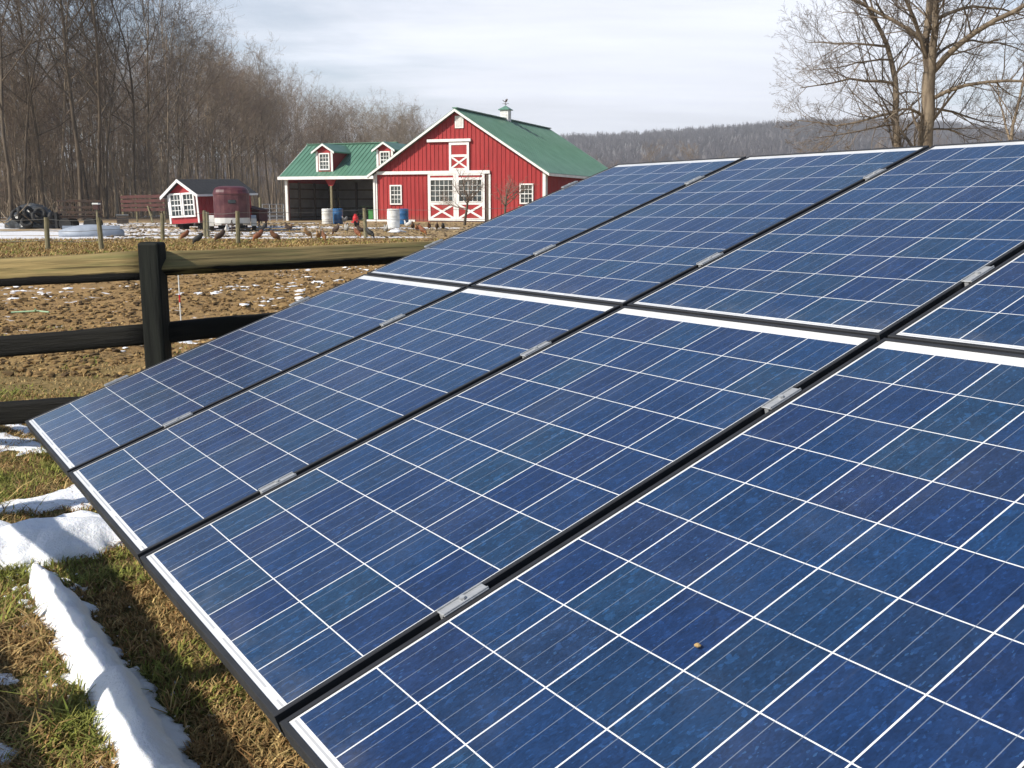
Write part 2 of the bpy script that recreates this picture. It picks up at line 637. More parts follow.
    h = n.m('ADD', n.m('MULTIPLY', fine, 0.6), n.m('ADD', n.m('MULTIPLY', mid, 0.8), n.m('MULTIPLY', vfine, 0.2)))
    n.put(b.inputs['Normal'], n.bump(h, 0.9, 0.06))
    return m


M['ground'] = groundmat()


def tintmat(name, rough=0.85, trans=0.0):
    m, n, b = mat(name)
    a = n.new('ShaderNodeAttribute')
    a.attribute_name = 'tint'
    oc = n.new('ShaderNodeTexCoord').outputs['Object']
    f = n.noise(oc, 9, 4)
    n.put(b.inputs['Base Color'], n.mix(n.m('MULTIPLY', n.ss(f, 0.4, 0.7), 0.35), a.outputs['Color'], (0.10, 0.07, 0.03)))
    b.inputs['Roughness'].default_value = rough
    b.inputs['Specular IOR Level'].default_value = 0.25
    return m


M['tint'] = tintmat('mixed_grass')
M['clod'] = tintmat('soil_clods', 0.95)


def railmat(split_z=-0.034):
    """black creosote below, bare weathered wood above; the split also paints sunlit top and shaded underside (paint line in the object's own height)"""
    m, n, b = mat('worn_black_rail_lit_top')
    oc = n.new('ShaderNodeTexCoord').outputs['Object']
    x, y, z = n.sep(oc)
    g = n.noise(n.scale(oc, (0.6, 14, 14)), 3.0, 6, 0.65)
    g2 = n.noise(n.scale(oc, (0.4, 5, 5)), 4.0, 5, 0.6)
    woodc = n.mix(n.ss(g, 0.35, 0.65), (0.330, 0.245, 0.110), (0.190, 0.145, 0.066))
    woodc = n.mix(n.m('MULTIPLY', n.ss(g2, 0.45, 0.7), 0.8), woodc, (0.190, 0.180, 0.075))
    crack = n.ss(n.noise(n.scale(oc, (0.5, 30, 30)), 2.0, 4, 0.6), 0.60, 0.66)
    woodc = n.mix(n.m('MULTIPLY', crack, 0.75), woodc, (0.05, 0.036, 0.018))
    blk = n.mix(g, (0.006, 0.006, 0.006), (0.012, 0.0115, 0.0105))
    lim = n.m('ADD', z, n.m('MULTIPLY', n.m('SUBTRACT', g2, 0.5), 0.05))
    n.put(b.inputs['Base Color'], n.mix(n.ss(lim, split_z - 0.006, split_z + 0.006), blk, woodc))  # colour split also carries the sunlit top and dark underside
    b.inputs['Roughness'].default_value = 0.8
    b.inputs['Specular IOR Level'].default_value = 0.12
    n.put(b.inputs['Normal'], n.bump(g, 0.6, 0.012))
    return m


M['toprail'] = railmat()
M['toprail_worn_lit'] = railmat(-0.066)  # pale part reaches lower so the rail turned from the sun looks lit
M['blackwood'] = simple('black_creosoted_wood', (0.0060, 0.0060, 0.0055), (0.0140, 0.0135, 0.0115), 3.0, 0.75, spec=0.12, bump=0.5, bscale=9, stretch=(0.5, 6, 6))
M['blackpost'] = simple('black_creosoted_post', (0.0070, 0.0078, 0.0070), (0.0170, 0.0190, 0.0155), 4.0, 0.7, spec=0.15, bump=0.5, bscale=7, stretch=(5, 5, 0.4))

PU, PV, PITCHC = 1.0037, 1.6705, 0.158
MS, FR = 0.004, 0.0120                     # white side margin, frame lip
MB_, MT_ = 0.018, 0.037                    # white strips at the bottom and the top of a panel


def cellmat():
    m, n, b = mat('polycrystalline_cells')
    oc = n.new('ShaderNodeTexCoord').outputs['Object']
    rnd = n.new('ShaderNodeObjectInfo').outputs['Random']
    u, v, _ = n.sep(oc)
    cu = n.m('DIVIDE', u, PITCHC)
    cv = n.m('DIVIDE', v, PITCHC)
    fu = n.m('FRACT', cu)
    fv = n.m('FRACT', cv)
    eu = n.m('MULTIPLY', n.m('MINIMUM', fu, n.m('SUBTRACT', 1.0, fu)), PITCHC)
    ev = n.m('MULTIPLY', n.m('MINIMUM', fv, n.m('SUBTRACT', 1.0, fv)), PITCHC)
    line = n.m('MAXIMUM', n.m('LESS_THAN', eu, 0.00155), n.m('LESS_THAN', ev, 0.0013))
    outu = n.m('MAXIMUM', n.m('LESS_THAN', u, 0.0015), n.m('GREATER_THAN', u, 6 * PITCHC - 0.0015))
    outv = n.m('MAXIMUM', n.m('LESS_THAN', v, 0.0015), n.m('GREATER_THAN', v, 10 * PITCHC - 0.0015))
    white = n.m('MAXIMUM', line, n.m('MAXIMUM', outu, outv))
    bus = None
    for c in (0.18, 0.5, 0.82):
        t = n.m('LESS_THAN', n.m('MULTIPLY', n.m('ABSOLUTE', n.m('SUBTRACT', fu, c)), PITCHC), 0.00075)
        bus = t if bus is None else n.m('MAXIMUM', bus, t)
    cid = n.vec(n.m('FLOOR', cu), n.m('FLOOR', cv), n.m('MULTIPLY', rnd, 37.0))
    wn = n.new('ShaderNodeTexWhiteNoise', noise_dimensions='3D')
    n.put(wn.inputs['Vector'], cid)
    r1, r2, r3 = n.sep(wn.outputs['Color'])
    col = n.mix(r1, (0.0070, 0.0240, 0.083), (0.0085, 0.0345, 0.098))
    col = n.mix(n.m('MULTIPLY', n.ss(r2, 0.55, 1.0), 0.6), col, (0.0095, 0.037, 0.076))
    col = n.mix(n.m('MULTIPLY', n.ss(r3, 0.7, 1.0), 0.45), col, (0.0150, 0.026, 0.078))
    # crystal flakes: shifted per cell so no two cells repeat
    sh = n.new('ShaderNodeVectorMath', operation='ADD')
    n.put(sh.inputs[0], n.scale(oc, (1, 1, 1)))
    n.put(sh.inputs[1], n.scale(wn.outputs['Color'], (9, 9, 9)))
    ad = n.new('ShaderNodeVectorMath', operation='ADD')
    n.put(ad.inputs[0], sh.outputs[0])
    n.put(ad.inputs[1], n.scale(n.noise(sh.outputs[0], 30, 4, 0.65, out=1), (0.035, 0.035, 0.035)))
    f1 = n.sep(n.voro(n.scale(ad.outputs[0], (1, 0.55, 1)), 120))[0]
    f2 = n.sep(n.voro(n.scale(sh.outputs[0], (1, 0.5, 1)), 330))[1]
    br = n.m('ADD', n.lin(f1, 0, 1, 0.90, 1.18), n.lin(f2, 0, 1, -0.17, 0.20))
    br = n.m('ADD', br, n.m('MULTIPLY', n.ss(f1, 0.90, 0.98), n.lin(r2, 0, 1, 0.05, 0.65)))
    br = n.m('ADD', br, n.m('MULTIPLY', n.ss(f2, 0.93, 0.99), 0.45))
    br = n.m('ADD', br, n.lin(n.noise(sh.outputs[0], 14, 4, 0.6), 0.35, 0.65, -0.13, 0.13))
    col = n.mix(1.0, col, n.vec(br, br, br), 'MULTIPLY')
    spark = n.m('MULTIPLY', n.ss(f2, 0.965, 1.0), n.ss(r3, 0.5, 1.0))
    col = n.mix(n.m('MULTIPLY', spark, 0.30), col, (0.06, 0.16, 0.30))
    col = n.mix(n.m('MULTIPLY', bus, 0.75), col, (0.20, 0.23, 0.29))
    sheet = n.mix(n.ss(n.noise(oc, 7, 3), 0.4, 0.7), (0.78, 0.78, 0.78), (0.70, 0.71, 0.72))
    # connector ribbons and small print inside the end strips
    rib1 = n.m('MULTIPLY', n.m('LESS_THAN', n.m('ABSOLUTE', n.m('ADD', v, 0.0068)), 0.0022), n.m('LESS_THAN', n.m('FRACT', n.m('ADD', n.m('DIVIDE', u, 2 * PITCHC), 0.10)), 0.82))
    rib2 = n.m('MULTIPLY', n.m('LESS_THAN', n.m('ABSOLUTE', n.m('SUBTRACT', v, 10 * PITCHC + 0.012)), 0.0008), n.m('LESS_THAN', n.m('FRACT', n.m('ADD', n.m('DIVIDE', u, 2 * PITCHC), 0.45)), 0.8))
    inside = n.m('SUBTRACT', 1.0, outu)
    sheet = n.mix(n.m('MULTIPLY', n.m('MULTIPLY', n.m('MAXIMUM', rib1, rib2), inside), 0.7), sheet, (0.33, 0.34, 0.36))
    tick = n.m('MULTIPLY', n.m('LESS_THAN', ev, 0.0016), n.m('MULTIPLY', bus, inside))
    col = n.mix(white, col, sheet)
    col = n.mix(n.m('MULTIPLY', tick, 0.65), col, (0.22, 0.23, 0.26))
    dust = n.noise(oc, 3.5, 6, 0.65)
    low = n.m('MULTIPLY', n.m('SUBTRACT', 1.0, n.ss(v, -0.01, 0.10)), n.ss(n.noise(oc, 9, 5, 0.6), 0.35, 0.75))
    col = n.mix(n.m('MULTIPLY', low, 0.14), col, (0.40, 0.37, 0.31))
    runs = n.ss(n.noise(n.scale(oc, (26, 1.4, 1)), 1.0, 5, 0.6), 0.56, 0.74)
    col = n.mix(n.m('MULTIPLY', runs, 0.035), col, (0.40, 0.41, 0.42))
    spots = n.ss(n.noise(oc, 130, 2, 0.5), 0.74, 0.80)
    col = n.mix(n.m('MULTIPLY', n.ss(dust, 0.40, 0.85), 0.05), col, (0.35, 0.36, 0.38))
    col = n.mix(n.m('MULTIPLY', spots, 0.10), col, (0.4, 0.42, 0.45))
    n.put(b.inputs['Base Color'], col)
    b.inputs['Roughness'].default_value = 0.6
    b.inputs['Specular IOR Level'].default_value = 0.15
    b.inputs['Coat Weight'].default_value = 1.0
    n.put(b.inputs['Coat Roughness'], n.lin(dust, 0.2, 0.8, 0.05, 0.11))
    b.inputs['Coat IOR'].default_value = 1.48
    return m


M['cells'] = cellmat()

# ---------------------------------------------------------------- ground: one sheet to the horizon
def axis(a, b, n, s):
    t = np.linspace(math.asinh(a / s), math.asinh(b / s), n)
    return np.sinh(t) * s


gx = axis(-1500, 1600, 420, 2.6)
gy = np.concatenate([np.linspace(-120, 0, 24)[:-1], 6.0 + axis(-6.0, 1890, 560, 5.0)])
GX, GY = np.meshgrid(gx, gy)
GZ = zt(GX, GY)
nx_, ny_ = len(gx), len(gy)
idx = np.arange(nx_ * ny_).reshape(ny_, nx_)
F = np.stack([idx[:-1, :-1], idx[:-1, 1:], idx[1:, 1:], idx[1:, :-1]], -1).reshape(-1, 4)
g = MB().add(np.stack([GX, GY, GZ], -1).reshape(-1, 3), F).build('ground', M['ground'], smooth=True)
g['kind'] = 'structure'

# ---------------------------------------------------------------- solar array
o0 = np.array([-2.000251, 4.152074, 0.718113])
eu = np.array([0.542269, -0.840193, 0.004449])
ev = np.array([0.790812, 0.512173, 0.335104])
eu /= np.linalg.norm(eu)
ev -= eu * (ev @ eu)
ev /= np.linalg.norm(ev)
en = np.cross(eu, ev)
RM = Matrix(((eu[0], ev[0], en[0]), (eu[1], ev[1], en[1]), (eu[2], ev[2], en[2])))


def uvw(u, v, n=0.):
    return o0 + eu * u + ev * v + en * n


U0, U1 = -MS - FR, 6 * PITCHC + MS + FR
V0, V1 = -MB_ - FR, 10 * PITCHC + MT_ + FR
DEP = 0.046


def make_panel(label):
    root = empty('solar_panel', label, 'solar panel', group='solar panels of the tilted array')
    fb = MB()
    # frame: four mitred channels, lip standing 2.5 mm proud of the glass
    def ring(x0, y0, x1, y1, z):
        return np.array([[x0, y0, z], [x1, y0, z], [x1, y1, z], [x0, y1, z]])
    rings = [ring(U0 + FR, V0 + FR, U1 - FR, V1 - FR, -0.006), ring(U0 + FR, V0 + FR, U1 - FR, V1 - FR, 0.0022),
             ring(U0 + FR - 0.0012, V0 + FR - 0.0012, U1 - FR + 0.0012, V1 - FR + 0.0012, 0.003),
             ring(U0 + 0.0015, V0 + 0.0015, U1 - 0.0015, V1 - 0.0015, 0.003),
             ring(U0, V0, U1, V1, 0.0015), ring(U0, V0, U1, V1, -DEP + 0.014),
             ring(U0 + 0.0015, V0 + 0.0015, U1 - 0.0015, V1 - 0.0015, -DEP + 0.012),
             ring(U0 + 0.0015, V0 + 0.0015, U1 - 0.0015, V1 - 0.0015, -DEP),
             ring(U0 + 0.03, V0 + 0.03, U1 - 0.03, V1 - 0.03, -DEP)]
    fb.loft(rings, cap=False)
    fo = fb.build('frame', M['frame'], root)
    lm = MB()
    lm.box(((U0 + U1) / 2, (V0 + V1) / 2, -0.003), (U1 - U0 - 2 * FR, V1 - V0 - 2 * FR, 0.006))
    lo = lm.build('glass_laminate', M['cells'], root)
    bx = MB()
    bx.bbox(((U0 + U1) / 2, V1 - 0.18, -0.02), (0.13, 0.10, 0.024), 0.004)
    bx.build('junction_box', M['black'], root)
    root.matrix_world = Matrix.Translation(Vector(o0)) @ RM.to_4x4()
    return root


plab = [
    ['solar panel at the low left corner of the array before the rail fence',
     'solar panel in the lower row, second column, above the thick snow patch',
     'solar panel in the lower row, third column, above the long snow ridge',
     'nearest solar panel, filling the bottom right, with a tan speck on its glass',
     'solar panel at the right end of the lower row, nearly out of view'],
    ['solar panel at the far left of the upper row, hiding the barn\'s right end',
     'solar panel in the upper row, second column, below the distant hill',
     'solar panel in the upper row, third column, ending under the bare tree',
     'solar panel in the upper row cut by the right picture edge',
     'solar panel at the right end of the upper row, out of view']]
p0 = make_panel(plab[0][0])
for r in range(2):
    for j in range(5):
        p = p0 if (r == 0 and j == 0) else copy_tree(p0)
        p['label'] = plab[r][j]
        p.rotation_mode = 'QUATERNION'
        p.rotation_quaternion = RM.to_quaternion()
        p.location = uvw(PU * j, PV * r)

rack = empty('mounting_rack', 'steel rack with silver clamps carrying the tilted solar panels', 'rack', tuple(uvw(2.4, 1.6) * np.array([1, 1, 0])))
ro = np.array(rack.location)


def rpart(mb, name, m):
    o = mb.build(name, m, rack)
    o.location = tuple(-ro)
    return o


UL, UR = U0 - 0.06, 4 * PU + U1 + 0.06
for r in range(2):
    for k in (2.33, 8.03):
        v = r * PV + k * PITCHC
        mb = MB()
        mb.bar(uvw(U0 - 0.01, v, -DEP - 0.032), uvw(4 * PU + U1 + 0.01, v, -DEP - 0.032), 0.045, 0.055, up=en)
        rpart(mb, 'rail', M['steel'])
        for j in range(6):
            # silver clamp plate bridging the gap between two frames, with its bolt
            uc = j * PU - (PU - 6 * PITCHC) / 2
            wd = 0.031 if 0 < j < 5 else 0.022
            if j == 0:
                uc = U0 + 0.002
            if j == 5:
                uc = 4 * PU + U1 - 0.002
            cm = MB()
            Rm = np.stack([eu, ev, en], 1)
            cm.bbox(uvw(uc, v, 0.0052), (wd, 0.105, 0.004), 0.0012, R=Rm)
            cm.box(uvw(uc, v, -0.02), (0.012, 0.105, 0.044), R=Rm)
            for sx in (-1, 1):
                cm.bbox(uvw(uc + sx * (wd / 2 - 0.003), v, 0.008), (0.004, 0.105, 0.005), 0.001, R=Rm)
            hx = [uvw(uc + 0.0065 * math.cos(a), v + 0.0065 * math.sin(a), 0.007) for a in np.arange(6) * math.pi / 3]
            cm.prism(hx, en * 0.006)
            rpart(fixn(cm.build('clamp', M['alu'], rack)) if False else cm, 'clamp', M['alu'])
for v in (0.9, 2.5):
    mb = MB()
    mb.bar(uvw(0.0, v, -DEP - 0.12), uvw(4 * PU + 0.95, v, -DEP - 0.12), 0.09, 0.09, up=en)
    rpart(mb, 'beam', M['steel'])
    for u in (0.6, 2.45, 4.3):
        t = uvw(u, v, -DEP - 0.15)
        mb = MB()
        mb.tube([(t[0], t[1], -0.05), (t[0], t[1], t[2])], 0.05, 14)
        rpart(mb, 'post', M['steel'])
for u in (0.25, 1.25, 2.25, 3.25, 4.25):
    mb = MB()
    mb.bar(uvw(u, 0.2, -DEP - 0.068), uvw(u, 3.1, -DEP - 0.068), 0.04, 0.014, up=en)
    rpart(mb, 'strut', M['steel'])

# tan seed speck on the nearest panel
sp = MB()
spp = uvw(PU * 3 + 0.455, 0.525, 0.006)
sp.lathe([(0.001, -0.003), (0.005, -0.001), (0.006, 0.001), (0.002, 0.004)], spp, 8)
tag(sp.build('seed_husk', simple('tan_husk', (0.45, 0.30, 0.13), None, 60, 0.8)), 'tiny tan seed husk lying on the nearest solar panel', 'seed')

# ---------------------------------------------------------------- rail fences
def rail(mb_name, a, b, hgt, dep, m, parent, rag=0.012, seed=0, roll=0.):
    """half-round log rail from a to b, its own origin at its middle so the paint line follows it"""
    rg = np.random.RandomState(seed)
    a = np.asarray(a, float)
    b = np.asarray(b, float)
    L = np.linalg.norm(b - a)
    K = 16
    n = 20
    an = (np.arange(n) + 0.5) * 2 * np.pi / n
    rings = []
    wob = np.cumsum(rg.randn(K) * 0.0022)
    for i in range(K):
        t = i / (K - 1)
        k = 1 + 0.03 * math.sin(5 * t + seed)
        yy = np.sign(np.sin(an)) * np.abs(np.sin(an)) ** 0.42 * hgt / 2 * k + wob[i]
        xx = np.sign(np.cos(an)) * np.abs(np.cos(an)) ** 0.42 * dep / 2 * k
        rings.append(np.stack([np.full(n, (t - 0.5) * L), xx, yy], 1))
    mb = MB()
    mb.loft(rings)
    o = fixn(mb.build(mb_name, m, parent, smooth=True))
    d = Vector(b - a).normalized()
    q = d.to_track_quat('X', 'Z')
    o.rotation_mode = 'QUATERNION'
    o.rotation_quaternion = q @ Matrix.Rotation(roll, 3, 'X').to_quaternion()
    o.location = Vector((a + b) / 2) - parent.location
    return o


def post(x, y, top, wd, parent, yaw, tilt=0.0, m='blackpost'):
    mb = MB()
    mb.bbox((0, 0, top / 2 - 0.1), (wd, wd * 0.95, top + 0.2), 0.018, seg=2)
    o = mb.build('post', M[m], parent)
    o.location = Vector((x, y, 0)) - parent.location
    o.rotation_euler = (0, tilt, yaw)
    return o


pA = np.array([-2.1788, 6.20])
dirR = np.array([0.675, 0.75]); dirR /= np.linalg.norm(dirR)
fence = empty('rail_fence', 'black wooden rail fence with worn sunlit top rail and square post along the muddy paddock', 'fence', (pA[0], pA[1], 0))
nrm = np.array([dirR[1], -dirR[0]])
post(pA[0], pA[1], 1.379, 0.132, fence, RAD(-6), 0.0)
pB = pA + dirR * 2.75
post(pB[0], pB[1], 1.385, 0.15, fence, RAD(-45))
pB2 = pA + dirR * 5.5
post(pB2[0], pB2[1], 1.385, 0.15, fence, RAD(-45))
dirL = np.array([-1.045, 0.25]); dirL /= np.linalg.norm(dirL)
pL = pA + dirL * 2.75
post(pL[0], pL[1], 1.33, 0.15, fence, RAD(14))
zR = [(1.245, 0.165, 'toprail_worn_lit'), (0.821, 0.129, 'blackwood'), (0.395, 0.129, 'blackwood')]
sd_ = 3
for zc, hg, mt in zR:
    for q0, q1 in ((pA, pB), (pB, pB2)):
        sd_ += 1
        rail('rail', (*(q0 + dirR * 0.0), zc), (*(q1 + dirR * 0.06), zc + 0.004), hg * (0.93 if mt == 'toprail_worn_lit' else 1), 0.085, M[mt], fence, seed=sd_, roll=RAD(-40) if mt == 'toprail_worn_lit' else 0.)
zL = [(1.234, 1.085, 0.182, 'toprail'), (0.813, 0.554, 0.132, 'blackwood'), (0.384, 0.111, 0.144, 'blackwood')]
offs = np.array([-dirL[1], dirL[0]]) * 0.0
for z0, z1, hg, mt in zL:
    sd_ += 1
    rail('rail', (*(pA + dirL * 0.05 + (0, 0.01)), z0), (*(pL - dirL * 0.02), z1), hg, 0.09, M[mt], fence, seed=sd_)

# the yard's second fence, south-west of the picture: its post and top rail throw the shadow on the snow ridge
tfd = np.array([0.545, -0.838])
s0 = np.array([-3.33, 3.47]) + np.array([0.084, 0.055]) * 0.75
fence2 = empty('rail_fence', 'black rail fence just left of the picture, seen only by its shadow on the snow', 'fence', (s0[0], s0[1], 0))
ps = [s0 + tfd * s for s in (-1.0, 1.42, 3.8, 6.2)]
for q in ps:
    post(q[0], q[1], 1.36, 0.14, fence2, math.atan2(tfd[1], tfd[0]))
for a_, b_ in zip(ps[:-1], ps[1:]):
    for zc, hg, mt in ((1.205, 0.105, 'toprail'), (0.83, 0.10, 'blackwood'), (0.42, 0.10, 'blackwood')):
        sd_ += 1
        rail('rail', (*a_, zc), (*b_, zc), hg, 0.085, M[mt], fence2, seed=sd_)

# ---------------------------------------------------------------- barn with its open wing (local frame: x along the front, y into depth)
BANG = RAD(20.5)
bd = np.array([math.sin(BANG), math.cos(BANG), 0])
br_ = np.array([math.cos(BANG), -math.sin(BANG), 0])
bA = at(457, 109, 66.0)
BZ = 0.51
bo = np.array([bA[0], bA[1], BZ])
barn = empty('barn', 'large red barn with green metal roof, white sliding doors and an open wing', 'barn', tuple(bo), -BANG)


def bl(x, y, ly=0.0):
    """local (x, z) on the barn's plane y=ly of a photo pixel"""
    r = ray(x, y)
    s = ((bo + bd * ly - _O) @ bd) / (r @ bd)
    p = _O + r * s - bo
    return float(p @ br_), float(p[2])


HW = 5.90
AP = bA[2] - BZ - 0.12           # wall apex
EH = 3.25                        # wall height under the eave
RP = (AP - 3.12) / HW            # roof rise per metre
BL = 18.0
OV = 0.38                        # overhang


def roof_z(x):
    return AP - abs(x) * RP


EH = roof_z(HW)
wl = MB()
prof = [(-HW, 0, 0), (HW, 0, 0), (HW, 0, EH), (0, 0, AP), (-HW, 0, EH)]
wl.prism(prof, (0, 0.15, 0))
wl.prism([(p_[0], BL, p_[2]) for p_ in prof], (0, -0.15, 0))
wl.box((HW - 0.075, BL / 2, EH / 2), (0.15, BL - 0.31, EH))
wl.box((-HW + 0.075, BL / 2, EH / 2), (0.15, BL - 0.31, EH))
x = -HW + 0.28
while x < HW - 0.1:
    top = roof_z(x) - 0.03
    wl.box((x, -0.016, top / 2), (0.045, 0.034, top))
    x += 0.286
y = 0.4
while y < BL:
    wl.box((HW + 0.016, y, EH / 2), (0.034, 0.045, EH - 0.02))
    y += 0.286
wall = wl.build('wall', M['red'], barn)

rf = MB()
th = 0.13
ex = HW + OV
ez = AP - ex * RP
y0, y1 = -OV, BL + OV
for s in (-1, 1):
    a = np.array([0, y0, AP + 0.02])
    b_ = np.array([s * ex, y0, ez + 0.02])
    up = np.array([0, 0, th])
    rf.prism([a, b_, b_ + up, a + up], (0, y1 - y0, 0))
    # ribs of the metal sheets
    yy = y0 + 0.3
    nslope = np.array([s * RP, 0, 1]) / math.hypot(RP, 1)
    while yy < y1 - 0.1:
        rf.bar(np.array([0.05 * s, yy, AP + 0.02 + th + 0.005]), np.array([s * ex, yy, ez + 0.02 + th + 0.005]), 0.04, 0.03, up=nslope)
        yy += 0.45
rf.bar((0, y0, AP + th + 0.04), (0, y1, AP + th + 0.04), 0.34, 0.06)
roof = rf.build('roof', M['roof'], barn)
tr = MB()
for s in (-1, 1):
    for yy in (y0 - 0.028, y1 + 0.028):
        a = np.array([0, yy, AP + 0.0])
        b_ = np.array([s * ex, yy, ez + 0.0])
        tr.prism([a + (0, -0.022, -0.05), b_ + (0, -0.022, -0.05), b_ + (0, -0.022, 0.10), a + (0, -0.022, 0.10)], (0, 0.044, 0))
    tr.box((s * (ex + 0.02), (y0 + y1) / 2, ez + 0.03), (0.04, y1 - y0 - 0.12, 0.16))
# corner boards, base board, middle track board
for s in (-1, 1):
    tr.box((s * (HW - 0.07), -0.048, EH / 2), (0.19, 0.035, EH - 0.05))
    tr.box((s * (HW + 0.045), 0.11, EH / 2), (0.03, 0.2, EH - 0.05))
bx0, bz0 = bl(377.5, 173)
bx1, bz1 = bl(490.5, 171.5)
tr.box(((bx0 + bx1) / 2, -0.09, (bz0 + bz1) / 2 - 0.02), (bx1 - bx0, 0.12, 0.20))
tr.box((-2.0 - HW / 2 + 0.15, -0.05, 0.07), (HW - 2.35, 0.03, 0.14))
px1, _ = bl(490.0, 190)
tr.box((px1, -0.055, (bz1 - 0.15) / 2), (0.13, 0.04, bz1 - 0.15))
lx0, lz0 = bl(428, 141)
lx1, lz1 = bl(471.5, 140)
tr.box(((lx0 + lx1) / 2, -0.10, (lz0 + lz1) / 2), (lx1 - lx0, 0.16, 0.17))
trim = tr.build('trim', M['white'], barn)


def window(parent, x0, x1, z0, z1, y, cols=3, rows=4, fw=0.10, sash=True, nm='window', mesh_local=None):
    """frame with bars in front of a pane; facing -y"""
    f = MB()
    w_, h_ = x1 - x0, z1 - z0
    cx, cz = (x0 + x1) / 2, (z0 + z1) / 2
    f.box((x0 + fw / 2, y - 0.03, cz), (fw, 0.06, h_))
    f.box((x1 - fw / 2, y - 0.03, cz), (fw, 0.06, h_))
    f.box((cx, y - 0.03, z1 - fw / 2), (w_ - 2 * fw, 0.06, fw))
    f.box((cx, y - 0.035, z0 + fw / 2), (w_ - 2 * fw, 0.07, fw))
    iw, ih = w_ - 2 * fw, h_ - 2 * fw
    for i in range(1, cols):
        f.box((x0 + fw + iw * i / cols, y - 0.012, cz), (0.03, 0.022, ih))
    for i in range(1, rows):
        t = 0.055 if (sash and i == rows // 2) else 0.03
        f.box((cx, y - 0.015, z0 + fw + ih * i / rows), (iw, 0.026, t))
    fo = f.build(nm, M['white'], parent)
    p = MB()
    p.box((cx, y - 0.0005, cz), (iw, 0.006, ih))
    p.build('pane', M['pane'], fo)
    return fo


for (a, b_, c, d) in ((390.2, 402.5, 185, 204.7), (520, 533.6, 183.6, 204)):
    x0, z1 = bl(a, c)
    x1, z0 = bl(b_, d)
    window(barn, x0, x1, z0, z1, -0.036, 3, 4, 0.085)
# vent in the gable
x0, z1 = bl(455.2, 115.9)
x1, z0 = bl(463.8, 128)
vb = MB()
vb.box(((x0 + x1) / 2, -0.05, (z0 + z1) / 2), (x1 - x0, 0.035, z1 - z0))
for i in range(9):
    zc = z0 + 0.10 + (z1 - z0 - 0.2) * i / 8
    vb.box(((x0 + x1) / 2, -0.078, zc), (x1 - x0 - 0.16, 0.02, 0.035), R=Matrix.Rotation(0.5, 3, 'X'))
vb.build('gable_vent', M['white'], barn)

# sliding doors
dz0 = bl(440, 220.8)[1]
dz1 = bz1 - 0.12
dxs = [bl(428.7, 200)[0], bl(456.8, 200)[0], bl(485.6, 200)[0]]
for i in range(2):
    x0, x1 = dxs[i] + 0.01, dxs[i + 1] - 0.01
    cx = (x0 + x1) / 2
    d = MB()
    d.box((cx, -0.07, (dz0 + dz1) / 2), (x1 - x0, 0.05, dz1 - dz0))
    door = d.build('door', M['red'], barn)
    t = MB()
    fw = 0.17
    for xx in (x0 + fw / 2, x1 - fw / 2):
        t.box((xx, -0.115, (dz0 + dz1) / 2), (fw, 0.04, dz1 - dz0))
    zm = bl(cx, 203.6)[1] if False else dz0 + (dz1 - dz0) * 0.375
    zt2 = dz1 - 0.26
    for zz in (dz0 + fw / 2, zm, dz1 - 0.05):
        t.box((cx, -0.113, zz), (x1 - x0 - 2 * fw, 0.036, fw if zz < dz1 - 0.1 else 0.10))
    t.box((cx, -0.113, zt2 - 0.03), (x1 - x0 - 2 * fw, 0.036, 0.12))
    za, zb = dz0 + fw, zm - fw / 2
    t.bar((x0 + fw, -0.116, za), (x1 - fw, -0.116, zb), 0.02, 0.13, up=(0, 0, 1))
    t.bar((x0 + fw, -0.109, zb), (x1 - fw, -0.109, za), 0.02, 0.13, up=(0, 0, 1))
    t.build('brace', M['white'], door)
    window(door, x0 + fw - 0.01, x1 - fw + 0.01, zm + fw / 2, zt2 - 0.08, -0.098, 5, 4, 0.05, sash=False)
# dark board painted as the shaded opening right of the doors
sl = MB()
sl.box(((dxs[2] + px1) / 2, -0.052, (dz0 + dz1) / 2), (px1 - dxs[2] - 0.10, 0.03, dz1 - dz0))
sl.build('door_gap_shade', M['dark_int'], barn)
# loft door
x0, z1 = bl(449.6, 142.8)
x1, z0 = bl(469.8, 170.4)
cx = (x0 + x1) / 2
d = MB()
d.box((cx, -0.06, (z0 + z1) / 2), (x1 - x0, 0.05, z1 - z0))
ld = d.build('loft_door', M['red'], barn)
t = MB()
fw = 0.15
for xx in (x0 + fw / 2, x1 - fw / 2):
    t.box((xx, -0.105, (z0 + z1) / 2), (fw, 0.04, z1 - z0))
zm = z0 + (z1 - z0) * 0.53
for zz in (z0 + fw / 2, zm, z1 - fw / 2):
    t.box((cx, -0.103, zz), (x1 - x0 - 2 * fw, 0.036, fw))
t.bar((x0 + fw, -0.106, z0 + fw), (x1 - fw, -0.106, zm - fw / 2), 0.02, 0.11)
t.bar((x0 + fw, -0.099, zm - fw / 2), (x1 - fw, -0.099, z0 + fw), 0.02, 0.11)
t.build('brace', M['white'], ld)

# cupola on the ridge, with weathervane
cy = 8.6
cu = MB()
rz = AP + th
cu.box((0, cy, rz + 0.22), (0.60, 0.60, 0.80))
for sx in (-1, 1):
    for k in range(4):
        cu.box((sx * 0.31, cy, rz + 0.16 + k * 0.10), (0.03, 0.42, 0.045))
        cu.box((0, cy + sx * 0.31, rz + 0.16 + k * 0.10), (0.42, 0.03, 0.045))
cup = cu.build('cupola', M['white'], barn)
cr = MB()
b4 = lambda h, z: np.array([[-h, cy - h, z], [h, cy - h, z], [h, cy + h, z], [-h, cy + h, z]])
cr.loft([b4(0.41, rz + 0.622), b4(0.42, rz + 0.66), b4(0.22, rz + 0.80), b4(0.03, rz + 0.94)])
cr.build('roof', M['copper'], cup)
wv = MB()
zo = rz - 0.58
wv.tube([(0, cy, rz + 0.92), (0, cy, zo + 1.95)], 0.02, 6)
